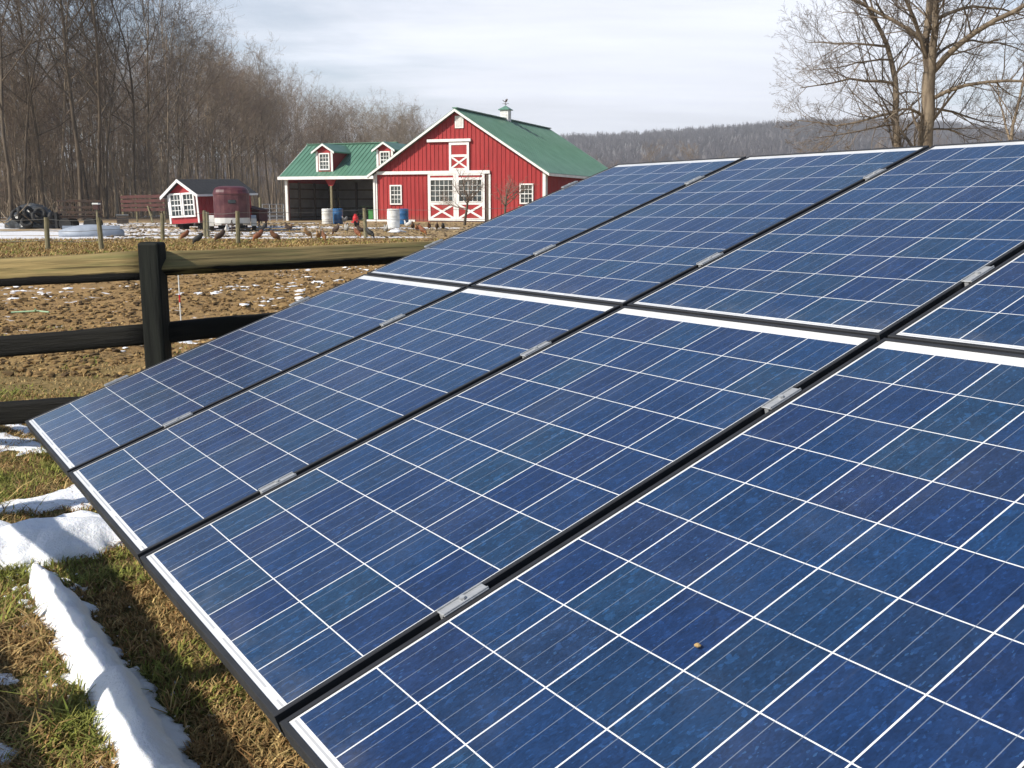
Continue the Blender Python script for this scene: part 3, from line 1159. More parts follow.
wv.tube([(-0.24, cy, zo + 1.66), (0.24, cy, zo + 1.66)], 0.014, 6)
wv.tube([(0, cy - 0.24, zo + 1.62), (0, cy + 0.24, zo + 1.62)], 0.014, 6)
rp = [(-0.25, 1.90), (-0.13, 1.86), (-0.02, 1.90), (0.06, 2.02), (0.13, 2.12), (0.2, 2.10), (0.24, 2.04), (0.19, 2.0), (0.18, 1.88), (0.08, 1.78), (-0.08, 1.78), (-0.17, 1.84), (-0.30, 2.02), (-0.33, 1.95)]
wv.prism([(p_[0] * 0.7, cy - 0.012, zo + 1.76 + (p_[1] - 1.78) * 0.7) for p_ in rp], (0, 0.024, 0))
wv.build('weathervane', M['rust'], cup)

# open wing
WY = 0.12                                   # its front is a hand behind the barn's front
WX0 = bl(286.5, 200, WY)[0]
WX1 = -HW
exl, ezl = bl(279.0, 178.3, WY - 0.45)      # left end of the eave
# depth of the ridge from the left rake's upper end
def solve_ridge():
    best = None
    for yy in np.arange(1.5, 8.0, 0.02):
        xx, zz = bl(307.5, 146.2, yy)
        e = abs(xx - exl)
        if best is None or e < best[0]:
            best = (e, yy, zz)
    return best[1], best[2]


WRY, WRZ = solve_ridge()
WRY = min(max(WRY, 3.2), 5.2)
WRZ = bl(307.5, 146.2, WRY)[1]
WSL = (WRZ - ezl) / (WRY - (WY - 0.45))
WD = 2 * WRY - WY                           # back wall
wz = lambda y_: WRZ - abs(y_ - WRY) * WSL
ww = MB()
# left gable wall, back wall with girts, ceiling beam
ww.prism([(WX0, WY, 0), (WX0, WD, 0), (WX0, WD, wz(WD) - 0.1), (WX0, WRY, WRZ - 0.12), (WX0, WY, wz(WY) - 0.1)], (0.10, 0, 0))
ww.box(((WX0 + WX1) / 2, WD - 0.05, wz(WD) / 2 - 0.05), (WX1 - WX0 - 0.12, 0.1, wz(WD) - 0.1))
ww.box(((WX0 + WX1) / 2, WY + 0.06, wz(WY) - 0.24), (WX1 - WX0 - 0.03, 0.10, 0.26))
ww.build('wing_wall', M['red'], barn)
wi = MB()
wi.box(((WX0 + WX1) / 2, WD - 0.125, wz(WD) / 2 - 0.1), (WX1 - WX0 - 0.2, 0.03, wz(WD) - 0.3))
wi.box((WX0 + 0.125, (WY + WD) / 2 + 0.06, 1.3), (0.03, WD - WY - 0.35, 2.5))
wi.build('wing_lining', M['tin'], barn)
wg = MB()
for zz in (0.25, 0.85, 1.5, 2.15):
    wg.box(((WX0 + WX1) / 2, WD - 0.18, zz), (WX1 - WX0 - 0.3, 0.07, 0.10))
    wg.box((WX0 + 0.18, (WY + WD) / 2, zz), (0.07, WD - WY - 0.5, 0.10))
for xx in np.linspace(WX0 + 0.3, WX1 - 0.3, 5):
    wg.box((xx, WD - 0.24, 1.35), (0.14, 0.10, 2.7))
for yy in (1.4, 3.4, 5.4):
    if yy < WD - 0.5:
        wg.box((WX0 + 0.24, yy, 1.3), (0.10, 0.14, 2.6))
wg.build('wing_framing', M['dark_int'], barn)
wr = MB()
wx0, wx1 = exl, WX1 - 0.02
for s in (-1, 1):
    ye = WRY + s * (WRY - (WY - 0.45))
    ze = ezl
    up = np.array([0, 0, 0.10])
    a = np.array([wx0, WRY, WRZ]); b_ = np.array([wx0, ye, ze])
    wr.prism([a, b_, b_ + up, a + up], (wx1 - wx0, 0, 0))
    xx = wx0 + 0.15
    nsl = np.array([0, s * WSL, 1]) / math.hypot(WSL, 1)
    while xx < wx1:
        wr.bar(np.array([xx, WRY + 0.05 * s, WRZ + 0.105]), np.array([xx, ye, ze + 0.105]), 0.05, 0.020, up=nsl)
        xx += 0.33
wr.bar((wx0, WRY, WRZ + 0.125), (wx1, WRY, WRZ + 0.125), 0.3, 0.05)
wroof = fixn(wr.build('wing_roof', M['roof'], barn))
wt_ = MB()
wt_.box(((wx0 + WX1) / 2 - 0.02, WY - 0.475, ezl - 0.0), (WX1 - wx0 + 0.16, 0.04, 0.20))
wt_.box((WX0 + 0.06, WY - 0.02, wz(WY) / 2 - 0.15), (0.19, 0.14, wz(WY) - 0.3))
wt_.box((WX1 - 0.03, WY - 0.19, 1.5), (0.14, 0.10, 3.0))
for s in (-1,):
    ye = WY - 0.45
    wt_.prism([(wx0 - 0.03, ye, ezl - 0.09), (wx0 - 0.03, WRY, WRZ - 0.09), (wx0 - 0.03, WRY, WRZ + 0.09), (wx0 - 0.03, ye, ezl + 0.09)], (0.028, 0, 0))
wt_.build('wing_trim', M['white'], barn)
pxx = bl(331.8, 200, WY)[0]
pm = MB()
pm.bbox((pxx, WY, wz(WY) / 2 - 0.2), (0.15, 0.15, wz(WY) - 0.3), 0.01)
pm.build('wing_post', M['postwood'], barn)
bc = MB()
zc = wz(WY) - 0.37
bc.prism([(pxx - 0.42, WY - 0.09, zc), (pxx + 0.42, WY - 0.09, zc), (pxx + 0.16, WY - 0.09, zc - 0.42), (pxx - 0.16, WY - 0.09, zc - 0.42)], (0, 0.05, 0))
bc.build('post_brace', M['red'], barn)


def dormer(pl, pr, pxpeak, pytop, pbot, wl_, wr_, wt0, wb0):
    """gabled dormer: pl, pr face edges px; face plane found where its foot meets the roof"""
    best = None
    for yy in np.arange(WY - 0.4, WRY, 0.01):
        zz = bl((pl + pr) / 2, pbot, yy)[1]
        e = abs(zz - (wz(yy) + 0.10))
        if best is None or e < best[0]:
            best = (e, yy)
    fy = best[1]
    x0 = bl(pl, 160, fy)[0]
    x1 = bl(pr, 160, fy)[0]
    zb = bl(pl, pbot, fy)[1]
    zp = bl(pxpeak, pytop, fy)[1] - 0.10
    cx = (x0 + x1) / 2
    hw = (x1 - x0) / 2
    slope = 0.62
    ze = zp - hw * slope
    yb = WRY - max(0.0, (ze - 0.12 - WRZ)) if False else WRY
    f = MB()
    f.prism([(x0, fy, zb - 0.15), (x1, fy, zb - 0.15), (x1, fy, ze), (cx, fy, zp), (x0, fy, ze)], (0, WRY - fy + 0.2, 0))
    dm = fixn(f.build('dormer', M['red'], barn))
    r = MB()
    ov = 0.24
    for s in (-1, 1):
        a = np.array([cx, fy - ov, zp + 0.015]); b2 = np.array([cx + s * (hw + ov), fy - ov, zp + 0.015 - (hw + ov) * slope])
        yend = WRY + 0.15
        r.prism([a, b2, b2 + (0, 0, 0.09), a + (0, 0, 0.09)], (0, yend - fy + ov, 0))
    fixn(r.build('roof', M['roof'], dm))
    t = MB()
    for s in (-1, 1):
        a = np.array([cx, fy - ov - 0.03, zp]); b2 = np.array([cx + s * (hw + ov), fy - ov - 0.03, zp - (hw + ov) * slope])
        t.prism([a + (0, 0, -0.05), b2 + (0, 0, -0.05), b2 + (0, 0, 0.08), a + (0, 0, 0.08)], (0, 0.028, 0))
        xx = cx + s * (hw - 0.065)
        t.box((xx, fy - 0.02, (zb + ze) / 2 - 0.02), (0.15, 0.036, ze - zb - 0.02))
    fixn(t.build('trim', M['white'], dm))
    wx0_ = bl(wl_, 160, fy)[0]
    wx1_ = bl(wr_, 160, fy)[0]
    wz1_ = bl((wl_ + wr_) / 2, wt0, fy)[1]
    wz0_ = bl((wl_ + wr_) / 2, wb0, fy)[1]
    # window frame and pane in one sub-part level: frame, then its glass as a sibling
    wf = window(dm, wx0_, wx1_, wz0_, wz1_, fy - 0.005, 3, 4, 0.085)
    for ch in list(wf.children):
        ch.parent = dm
    return dm


dormer(316.3, 332.8, 324.2, 143.4, 171.6, 319.2, 329.8, 153, 170.2)
dormer(376.8, 393.2, 385.4, 141.6, 170.0, 380.0, 390.2, 151.2, 168.5)

# ---------------------------------------------------------------- things in and around the wing
def wpt(x, y, ly=0.):
    """world point on the barn's local plane y=ly"""
    a, b_ = bl(x, y, ly)
    return bo + br_ * a + bd * ly + np.array([0, 0, b_])


def on_ground(px_, py_):
    """walk along the pixel's ray to the terrain"""
    r = ray(px_, py_)
    t = 1.0
    for i in range(400000):
        p = _O + r * t
        if p[2] <= ztf(p[0], p[1]):
            return p
        t += 0.05
        if t > 120:
            return p


def drum(px_, pz, m, label, group='plastic drums beside the barn', dia=0.58, h=0.88, ly=None):
    p = on_ground(px_, pz)
    root = empty('barrel', label, 'barrel', (p[0], p[1], ztf(p[0], p[1])), random.random() * 6, group)
    r = dia / 2
    b = MB()
    b.lathe([(r * 0.92, 0), (r * 0.99, 0.03), (r, 0.1), (r, 0.28), (r * 1.025, 0.30), (r * 1.025, 0.33), (r, 0.35), (r, 0.58), (r * 1.025, 0.60), (r * 1.025, 0.63), (r, 0.65), (r, 0.80), (r * 0.97, h - 0.03), (r * 0.9, h), (r * 0.86, h - 0.02), (0.02, h - 0.02)], n=24)
    b.build('body', m, root, smooth=True)
    l = MB()
    l.lathe([(r * 1.0, h - 0.075), (r * 1.03, h - 0.07), (r * 1.03, h - 0.03), (r * 0.98, h - 0.025)], n=24)
    l.lathe([(0.04, h - 0.02), (0.04, h + 0.012), (0.005, h + 0.014)], (r * 0.5, 0, 0), 10)
    l.build('lid_ring', M['wplastic'] if m is M['wplastic'] else M['blue'], root)
    return root


random.seed(4)
drum(327.2, 224.3, M['wplastic'], 'white plastic drum at the mouth of the open wing, left of its middle post')
drum(338.0, 223.9, M['blue'], 'blue plastic drum just inside the open wing, right of its middle post')
drum(393.6, 228.0, M['wplastic'], 'white plastic drum standing in front of the barn wall below the left window', h=0.96, dia=0.64)
drum(403.2, 224.4, M['blue'], 'blue plastic drum against the red barn wall, right of a white drum', dia=0.62)

# red hanging feeder set on the ground
p = on_ground(355.6, 223.0)
fd = empty('poultry_feeder', 'red plastic poultry feeder standing at the mouth of the open wing', 'feeder', (p[0], p[1], ztf(p[0], p[1])))
b = MB(); b.lathe([(0.05, 0.10), (0.17, 0.11), (0.17, 0.30), (0.15, 0.38), (0.09, 0.46), (0.10, 0.52), (0.02, 0.54)], n=16); b.build('hopper', M['redplastic'], fd, smooth=False)
b = MB(); b.lathe([(0.05, 0.0), (0.25, 0.01), (0.29, 0.09), (0.26, 0.10), (0.2, 0.05), (0.03, 0.06)], n=18); b.build('tray', M['redplastic'], fd)

# green farm table / trailer in the shade of the wing
q = bo + br_ * (WX1 - 1.5) + bd * 3.0
tb = empty('picnic_table', 'green wooden picnic table standing deep in the shade of the open wing', 'table', (q[0], q[1], BZ), -BANG)
b = MB()
for k in range(5):
    b.box((0, -0.32 + 0.16 * k, 0.98), (2.3, 0.14, 0.05))
b.build('tabletop', M['greenwood'], tb)
for s in (-1, 1):
    b = MB(); b.box((0, s * 0.75, 0.52), (2.3, 0.28, 0.05)); b.build('bench', M['greenwood'], tb)
    b = MB()
    b.bar((s * 0.8, -0.7, 0), (s * 0.8, 0.3, 0.95), 0.05, 0.1); b.bar((s * 0.86, 0.7, 0), (s * 0.86, -0.3, 0.95), 0.05, 0.1)
    b.box((s * 0.92, 0, 0.47), (0.05, 1.6, 0.1))
    b.build('leg', M['greenwood'], tb)
p = wpt(373.0, 219.0, 0.5)
gb = empty('feed_bin', 'small bright green feed bin just inside the open wing beside the barn corner', 'bin', (p[0] - 0.05, p[1], BZ), -BANG)
b = MB(); b.bbox((0, 0, 0.42), (0.36, 0.4, 0.62), 0.02); b.box((-0.14, -0.14, 0.06), (0.05, 0.05, 0.12)); b.box((0.14, -0.14, 0.06), (0.05, 0.05, 0.12)); b.box((-0.14, 0.14, 0.06), (0.05, 0.05, 0.12)); b.box((0.14, 0.14, 0.06), (0.05, 0.05, 0.12))
b.build('body', M['green'], gb)
b = MB(); b.bbox((0, -0.01, 0.76), (0.42, 0.46, 0.05), 0.012); b.build('lid', M['green'], gb)
# tools leaning on the lining
for k, (xx, hh, lean, lab) in enumerate(((-10.6, 1.75, 0.28, 'long-handled shovel leaning on the back wall of the open wing'), (-10.1, 1.6, 0.45, 'long-handled rake leaning inside the open wing, right of a shovel'))):
    q = bo + br_ * xx + bd * 2.9
    tl = empty('shovel' if k == 0 else 'rake', lab, 'tool', (q[0], q[1], BZ), -BANG)
    b = MB(); b.tube([(0, 0, 0.25), (-lean, 0.3, hh)], 0.022, 7); b.build('handle', M['postwood'], tl)
    b = MB()
    if k == 0:
        b.prism([(-0.11, -0.02, 0.28), (0.11, -0.02, 0.28), (0.10, -0.02, 0.08), (0, -0.02, 0.0), (-0.10, -0.02, 0.08)], (0, 0.012, 0)); b.build('blade', M['steel'], tl)
    else:
        b.box((0, 0, 0.25), (0.4, 0.03, 0.04))
        for t_ in range(9):
            b.box((-0.19 + t_ * 0.0475, -0.03, 0.19), (0.012, 0.012, 0.13))
        b.build('head', M['rust'], tl)
# white sheet on the ground
p = on_ground(396.5, 232.5)
b = MB()
rg = np.random.RandomState(3)
K, n_ = 7, 18
rings = []
for k in range(K):
    t = k / (K - 1)
    an = np.arange(n_) * 2 * np.pi / n_
    rr = (1 - t * 0.92) * (1 + 0.22 * np.sin(3 * an + k) + 0.1 * rg.randn(n_))
    rings.append(np.stack([0.42 * rr * np.cos(an), 0.28 * rr * np.sin(an), np.full(n_, 0.0 + 0.17 * t ** 0.7) + 0.02 * rg.rand(n_)], 1))
b.loft(rings)
o = fixn(b.build('feed_sack', M['sack'], smooth=True))
o.location = (p[0], p[1], ztf(p[0], p[1]))
tag(o, 'crumpled white sack lying on the ground before the white drum, among hens', 'sack')

# ---------------------------------------------------------------- tilted red coop on a wheeled frame
cp = on_ground(186, 230.5)
CY = 50.0
cp = at(186, 230.5, CY)
cz0 = ztf(cp[0], cp[1])
coop = empty('chicken_coop', 'small leaning red coop with black shingle roof and two white windows', 'coop', (cp[0], cp[1], cz0))
CW, CLN = 1.98, 3.6
yaw = RAD(-29)
Rz = Matrix.Rotation(yaw, 3, 'Z')
tiltR = Matrix.Rotation(RAD(-2.8), 3, 'Y')
coop.rotation_euler = (tiltR @ Rz).to_euler()
fz0, wallh = 0.30, 1.70
apx = wallh + 0.62
b = MB()
prof = [(-CW / 2, 0, fz0), (CW / 2, 0, fz0), (CW / 2, 0, wallh), (0, 0, apx), (-CW / 2, 0, wallh)]
b.prism(prof, (0, CLN, 0))
for xx in np.arange(-CW / 2 + 0.2, CW / 2, 0.2):
    pass
for yy in np.arange(0.25, CLN, 0.25):
    b.box((CW / 2 + 0.008, yy, (fz0 + wallh) / 2), (0.018, 0.03, wallh - fz0))
fixn(b.build('wall', M['coop_red'], coop))
b = MB()
sl = (apx - wallh) / (CW / 2)
for s in (-1, 1):
    ov = 0.26
    a = np.array([0, -0.25, apx + 0.02]); c_ = np.array([s * (CW / 2 + ov), -0.25, wallh + 0.02 - ov * sl])
    b.prism([a, c_, c_ + (0, 0, 0.07), a + (0, 0, 0.07)], (0, CLN + 0.5, 0))
fixn(b.build('roof', M['shingle'], coop))
b = MB()
for s in (-1, 1):
    ov = 0.26
    a = np.array([0, -0.285, apx + 0.02]); c_ = np.array([s * (CW / 2 + ov), -0.285, wallh + 0.02 - ov * sl])
    b.prism([a + (0, 0, -0.07), c_ + (0, 0, -0.07), c_ + (0, 0, 0.075), a + (0, 0, 0.075)], (0, 0.032, 0))
    b.box((s * (CW / 2 - 0.04), -0.018, (fz0 + wallh) / 2), (0.10, 0.03, wallh - fz0))
    b.box((s * (CW / 2 + ov + 0.015), CLN / 2, wallh + 0.05 - ov * sl), (0.03, CLN + 0.5, 0.10))
fixn(b.build('trim', M['white'], coop))
for s in (-1, 1):
    window(coop, s * 0.425 - 0.405, s * 0.425 + 0.405, fz0 + 0.30, wallh + 0.06, -0.034, 3, 4, 0.085)
b = MB()
for s in (-1, 1):
    b.box((s * 0.6, CLN / 2, fz0 - 0.08), (0.12, CLN, 0.14))
    for yy in (0.5, CLN - 0.5):
        b.box((s * 0.62, yy, 0.08), (0.24, 0.42, 0.30))
b.build('skid', M['black'], coop)

# ---------------------------------------------------------------- horse trailer, bull nose to the camera
tp = at(232.5, 231.0, 47.0)
tz0 = ztf(tp[0], tp[1])
trl = empty('horse_trailer', 'old maroon horse trailer with rounded nose and pale band below, beside the coop', 'trailer', (tp[0], tp[1], tz0), RAD(14))


def trailmat():
    m, n, bb = mat('faded_maroon_paint')
    oc = n.new('ShaderNodeTexCoord').outputs['Object']
    x, y, z = n.sep(oc)
    f = n.noise(oc, 2.0, 5)
    c = n.mix(n.ss(f, 0.35, 0.7), (0.065, 0.012, 0.018), (0.125, 0.040, 0.040))
    c = n.mix(n.ss(z, 0.62, 0.64), (0.58, 0.56, 0.52), c)
    n.put(bb.inputs['Base Color'], c)
    bb.inputs['Roughness'].default_value = 0.45
    return m


def plan(hw, ln, nose, k=11):
    """plan outline: nose towards -y"""
    pts = []
    for i in range(k):
        a = math.pi + math.pi * i / (k - 1)
        pts.append((hw * math.copysign(abs(math.cos(a)) ** 0.8, math.cos(a)), nose * (1 + math.sin(a))))
    pts += [(hw, ln), (-hw, ln)]
    return np.array(pts)


b = MB()
rings = []
for z_, k_ in ((0.30, 0.97), (0.36, 1.0), (1.66, 1.0), (1.70, 1.02), (1.74, 1.02), (1.78, 0.99), (1.90, 0.95), (2.0, 0.85), (2.06, 0.65), (2.08, 0.3)):
    pl_ = plan(0.80, 2.7, 0.55)
    c_ = np.array([0, 1.4])
    pl_ = (pl_ - c_) * k_ + c_
    rings.append(np.concatenate([pl_, np.full((len(pl_), 1), z_)], 1))
b.loft(rings)
bodyo = fixn(b.build('body', trailmat(), trl, smooth=False))
b = MB(); b.bbox((0.03, 0.003, 1.36), (0.34, 0.05, 0.16), 0.02); b.build('window', M['pane'], trl)
for s in (-1, 1):
    b = MB(); b.bbox((s * 0.50, 0.225, 0.80), (0.10, 0.05, 0.14), 0.015); b.build('lamp', M['wplastic'], trl)
    b = MB()
    an = np.linspace(0, math.pi, 9)
    out = [(s * 0.84, 1.5 + 0.52 * math.cos(a), 0.32 + 0.42 * math.sin(a)) for a in an]
    inn = [(s * 0.84, 1.5 + 0.47 * math.cos(a), 0.32 + 0.38 * math.sin(a)) for a in an[::-1]]
    b.prism(out + inn, (s * 0.24, 0, 0))
    b.box((s * 0.96, 0.93, 0.42), (0.26, 0.05, 0.34))
    fixn(b.build('fender', M['wplastic'], trl))
    b = MB()
    rr = [(0.16, -0.09), (0.30, -0.10), (0.335, -0.06), (0.335, 0.06), (0.30, 0.10), (0.16, 0.09)]
    n_ = 20
    aa = np.arange(n_) * 2 * np.pi / n_
    rings = [np.stack([np.full(n_, s * 0.96 + w_), 1.5 + r_ * np.cos(aa), 0.335 + r_ * np.sin(aa)], 1) for r_, w_ in rr]
    b.loft(rings)
    wh = b.build('wheel', M['black'], trl)
    b = MB()
    rings = [np.stack([np.full(n_, s * 0.96 + w_), 1.5 + r_ * np.cos(aa), 0.335 + r_ * np.sin(aa)], 1) for r_, w_ in ((0.158, -0.095), (0.158, 0.095))]
    b.loft(rings); b.build('rim', M['wplastic'], wh)
b = MB()
b.bar((-0.5, 0.25, 0.34), (0, -0.9, 0.36), 0.07, 0.08); b.bar((0.5, 0.25, 0.34), (0, -0.9, 0.36), 0.07, 0.08); b.box((0, -0.95, 0.38), (0.12, 0.25, 0.10)); b.tube([(0, -0.75, 0.0), (0, -0.75, 0.55)], 0.03, 8)
b.build('tow_bar', M['rust'], trl)

# small red box with white lid edge right of the trailer
p = at(256.5, 226, 53.0)
rb = empty('nest_box', 'small low red box with a sloping lid between the trailer and the tube gate', 'box', (p[0], p[1], ztf(p[0], p[1])), RAD(-25))
b = MB(); b.bbox((0, 0, 0.62), (0.95, 0.7, 0.6), 0.012); [b.box((sx * 0.4, sy * 0.28, 0.16), (0.07, 0.07, 0.34)) for sx in (-1, 1) for sy in (-1, 1)]
b.build('body', M['fadedred'], rb)
b = MB(); b.box((0, 0, 0.98), (1.1, 0.85, 0.05), R=Matrix.Rotation(0.18, 3, 'Y')); b.build('lid', M['fadedred'], rb)

# tube gate between coop and wing
p0_ = at(263, 222, 60.0); p1_ = at(284, 222, 62.5)
tg = empty('tube_gate', 'grey metal tube gate closing the gap left of the open wing', 'gate', (p0_[0], p0_[1], ztf(p0_[0], p0_[1])))
b = MB()
d3 = p1_ - p0_; d3[2] = 0
for z_ in (0.25, 0.45, 0.65, 0.88, 1.12):
    b.tube([(0, 0, z_), (d3[0], d3[1], z_)], 0.024, 6)
for t_ in (0, 0.33, 0.66, 1.0):
    b.tube([(d3[0] * t_, d3[1] * t_, 0.12), (d3[0] * t_, d3[1] * t_, 1.14)], 0.026, 6)
b.build('bars', M['steel'], tg)
b = MB(); b.tube([(-0.12, 0, -0.1), (-0.12, 0, 1.5)], 0.08, 8); b.build('hinge_post', M['postwood'], tg)

# ---------------------------------------------------------------- junk at the wood's edge, left
# upturned pale hull
bp = at(92, 236, 42.0)
bt_z = ztf(bp[0], bp[1])
L_, n_ = 2.5, 15
b = MB()
rings = []
for k in range(15):
    t = k / 14
    prof_w = 0.06 + 0.50 * (math.sin(math.pi * min(t * 1.02, 1)) ** 0.55) * (1 - 0.25 * t)
    prof_h = 0.08 + 0.40 * (math.sin(math.pi * (0.06 + 0.88 * t)) ** 0.6)
    a = np.linspace(0, math.pi, n_)
    rings.append(np.stack([np.full(n_, (t - 0.5) * L_), prof_w * np.cos(a), prof_h * np.sin(a) ** 0.85], 1))
b.loft(rings, close=True)
o = empty('upturned_boat', 'pale blue grey upturned boat lying on the snowy ground behind the wire fence', 'boat', (bp[0], bp[1], bt_z), RAD(16))
hull = fixn(b.build('hull', M['boat'], o, smooth=True))
b = MB(); b.bar((-1.1, 0, 0.36), (1.1, 0, 0.36), 0.03, 0.14); b.build('keel', M['boat'], o)

# heap of black tarp and scrap
hp = at(34, 233, 52.0)
hz = ztf(hp[0], hp[1])
heap = empty('scrap_heap', 'dark heap of black tarp, tyres and sticks at the wood\'s edge, far left', 'heap', (hp[0], hp[1], hz))
rg = np.random.RandomState(12)
n_, K = 40, 14
an = np.arange(n_) * 2 * np.pi / n_
rings = []
for k in range(K):
    t = k / (K - 1)
    rr = np.sqrt(max(1 - t ** 1.6, 0.0009))
    wob = 1 + 0.35 * (vnoise(np.cos(an) * 2.2 + 9 + t, np.sin(an) * 2.2 + 5 + 2 * t) - 0.5) + 0.22 * (vnoise(np.cos(an) * 5 + 3 * t, np.sin(an) * 5 + 40 + t * 5) - 0.5)
    rings.append(np.stack([1.35 * rr * wob * np.cos(an), 0.9 * rr * wob * np.sin(an), 1.15 * t * (1 + 0.25 * (vnoise(np.cos(an) * 1.5 + 70, np.sin(an) * 1.5 + 11) - 0.5))], 1))
b = MB(); b.loft(rings)
fixn(b.build('tarp', M['tarp'], heap, smooth=True))
for k in range(7):
    a = rg.rand() * 6.28
    cx_, cy_ = 1.15 * math.cos(a) * (0.7 + 0.5 * rg.rand()), -0.6 - 0.35 * rg.rand()
    tq = Matrix.Rotation(RAD(50 + 50 * rg.rand()), 3, 'X') @ Matrix.Rotation(rg.rand() * 3, 3, 'Y')
    b = MB()
    aa = np.arange(16) * 2 * np.pi / 16
    rings = [np.stack([r_ * np.cos(aa), r_ * np.sin(aa), np.full(16, z_)], 1) @ np.array(tq).T + (cx_ * 0.9, cy_, 0.28 + 0.5 * rg.rand()) if False else np.stack([r_ * np.cos(aa), r_ * np.sin(aa), np.full(16, z_)], 1) for r_, z_ in ((0.17, -0.08), (0.29, -0.09), (0.32, 0), (0.29, 0.09), (0.17, 0.08), (0.17, -0.08))]
    off = np.array([cx_, cy_, 0.25 + 0.55 * rg.rand()])
    rings = [r_ @ np.array(tq).T + off for r_ in rings]
    b.loft(rings, cap=False)
    b.build('tyre', M['black'], heap, smooth=True)
b = MB()
P_ = []
for k in range(16):
    a0 = np.array([-1.4 + 2.8 * rg.rand(), -0.8 + rg.rand(), 0.1 + 0.3 * rg.rand()])
    d_ = np.array([rg.randn() * 0.6, rg.randn() * 0.3, 0.5 + rg.rand()])
    P_.append([a0, a0 + d_ * 0.5 + rg.randn(3) * 0.05, a0 + d_])
b.tubes(np.array(P_), np.tile([0.03, 0.024, 0.012], (16, 1)), 5)
b.build('sticks', M['bark'], heap)

# black flat cart with rails and drawbar
kp = at(82, 234, 49.0)
cart = empty('farm_cart', 'dark iron farm cart with upright stakes behind the upturned boat', 'cart', (kp[0], kp[1], ztf(kp[0], kp[1])), RAD(8))
b = MB(); b.box((0, 0, 0.62), (1.7, 1.1, 0.10)); [b.box((0, -0.5 + 0.2 * k, 0.69), (1.7, 0.17, 0.035)) for k in range(6)]
b.build('bed', M['rust'], cart)
b = MB()
for sx in (-0.82, -0.3, 0.3, 0.82):
    for sy in (-0.52, 0.52):
        b.box((sx, sy, 1.0), (0.06, 0.05, 0.8))
for z_ in (0.85, 1.08, 1.38):
    for sy in (-0.555, 0.555):
        b.box((0, sy, z_), (1.75, 0.03, 0.11))
b.build('side_rails', M['rust'], cart)
for sx in (-0.55, 0.55):
    for sy in (-0.62, 0.62):
        aa = np.arange(18) * 2 * np.pi / 18
        b = MB(); b.loft([np.stack([sx + r_ * np.cos(aa), np.full(18, sy + w_), 0.3 + r_ * np.sin(aa)], 1) for r_, w_ in ((0.1, -0.06), (0.28, -0.07), (0.3, 0), (0.28, 0.07), (0.1, 0.06))])
        b.build('wheel', M['black'], cart)
b = MB(); b.box((-0.95, -0.2, 0.48), (0.10, 0.9, 0.75)); b.build('tailboard', M['black'], cart)

# bird-house like white topped box on a stake
p = at(98.5, 236, 46.0)
nb = empty('mail_box', 'small rusty red box with a white lid on a stake behind the wire fence', 'box', (p[0], p[1], ztf(p[0], p[1])))
b = MB(); b.box((0, 0, 0.5), (0.06, 0.06, 1.05)); b.build('stake', M['postwood'], nb)
b = MB(); b.bbox((0, 0, 1.14), (0.22, 0.22, 0.22), 0.01); b.build('body', M['fadedred'], nb)
b = MB(); b.bbox((0, 0, 1.28), (0.29, 0.28, 0.07), 0.015); b.build('lid', M['wplastic'], nb)
# grey crate
p = at(123, 226, 60.0)
cb = empty('crate', 'low grey crate with a pale lid under the trees left of the small coop', 'crate', (p[0], p[1], ztf(p[0], p[1])), 0.3)
b = MB(); b.bbox((0, 0, 0.24), (0.62, 0.5, 0.48), 0.01); [b.box((0, -0.262, 0.1 + 0.14 * k), (0.62, 0.02, 0.09)) for k in range(3)]
b.build('body', M['dark_int'], cb)
b = MB(); b.bbox((0, 0, 0.505), (0.68, 0.56, 0.045), 0.01); b.build('lid', M['tin'], cb)
# faded red slatted panel
pa = at(122, 224, 66.0); pb = at(166, 224, 64.0)
rp_ = empty('slatted_panel', 'faded red slatted wooden panel at the edge of the wood, left of the coop', 'panel', (pa[0], pa[1], ztf(pa[0], pa[1])))
d3 = pb - pa; d3[2] = 0
b = MB()
for z_ in (0.75, 1.02, 1.29, 1.56):
    b.bar((0, 0, z_), (d3[0], d3[1], z_ + 0.05), 0.03, 0.19)
b.build('slats', M['fadedred'], rp_)
for t_ in (0.03, 0.35, 0.68, 0.97):
    b = MB(); b.box((d3[0] * t_, d3[1] * t_ + 0.06, 0.85), (0.10, 0.09, 1.75)); b.build('post', M['postwood'], rp_)
b = MB(); b.bar((d3[0] * 0.75, d3[1] * 0.75 - 0.3, 0.0), (d3[0] * 0.62, d3[1] * 0.62 - 0.05, 1.0), 0.05, 0.12); b.build('brace', M['postwood'], rp_)

# ---------------------------------------------------------------- wire fence with thin wooden posts
wpx = [(-60, 218, 252, 31.5), (48.3, 217.5, 251, 31.5), (101.3, 217.5, 251.5, 31.5), (163.2, 213.5, 241.0, 38.0), (205.5, 211.5, 237.5, 41.5), (238.6, 211.0, 244.5, 35.5), (365.4, 208.2, 238.5, 41.0), (520, 206, 240, 40.0)]
wire = empty('wire_fence', 'wire fence on thin weathered wooden posts crossing the yard where the hens feed', 'fence', tuple(at(163.2, 241, 38.0)))
wo_ = np.array(wire.location)
tops = []
for i, (x_, yt, yb, D_) in enumerate(wpx):
    p = at(x_, yb, D_)
    zg = ztf(p[0], p[1])
    zt_ = at(x_, yt, D_)[2]
    b = MB()
    lean = [0, 0.01, -0.012, 0.02, 0, 0.008, -0.01, 0][i] * 1.5
    b.tube([(p[0] - lean, p[1], zg - 0.2), (p[0], p[1], (zg + zt_) / 2), (p[0] + lean, p[1], zt_)], [0.078, 0.076, 0.070], 9)
    o = b.build('post', M['postwood'], wire)
    o.location = tuple(-wo_)
    tops.append((p[0], p[1], zg, zt_))
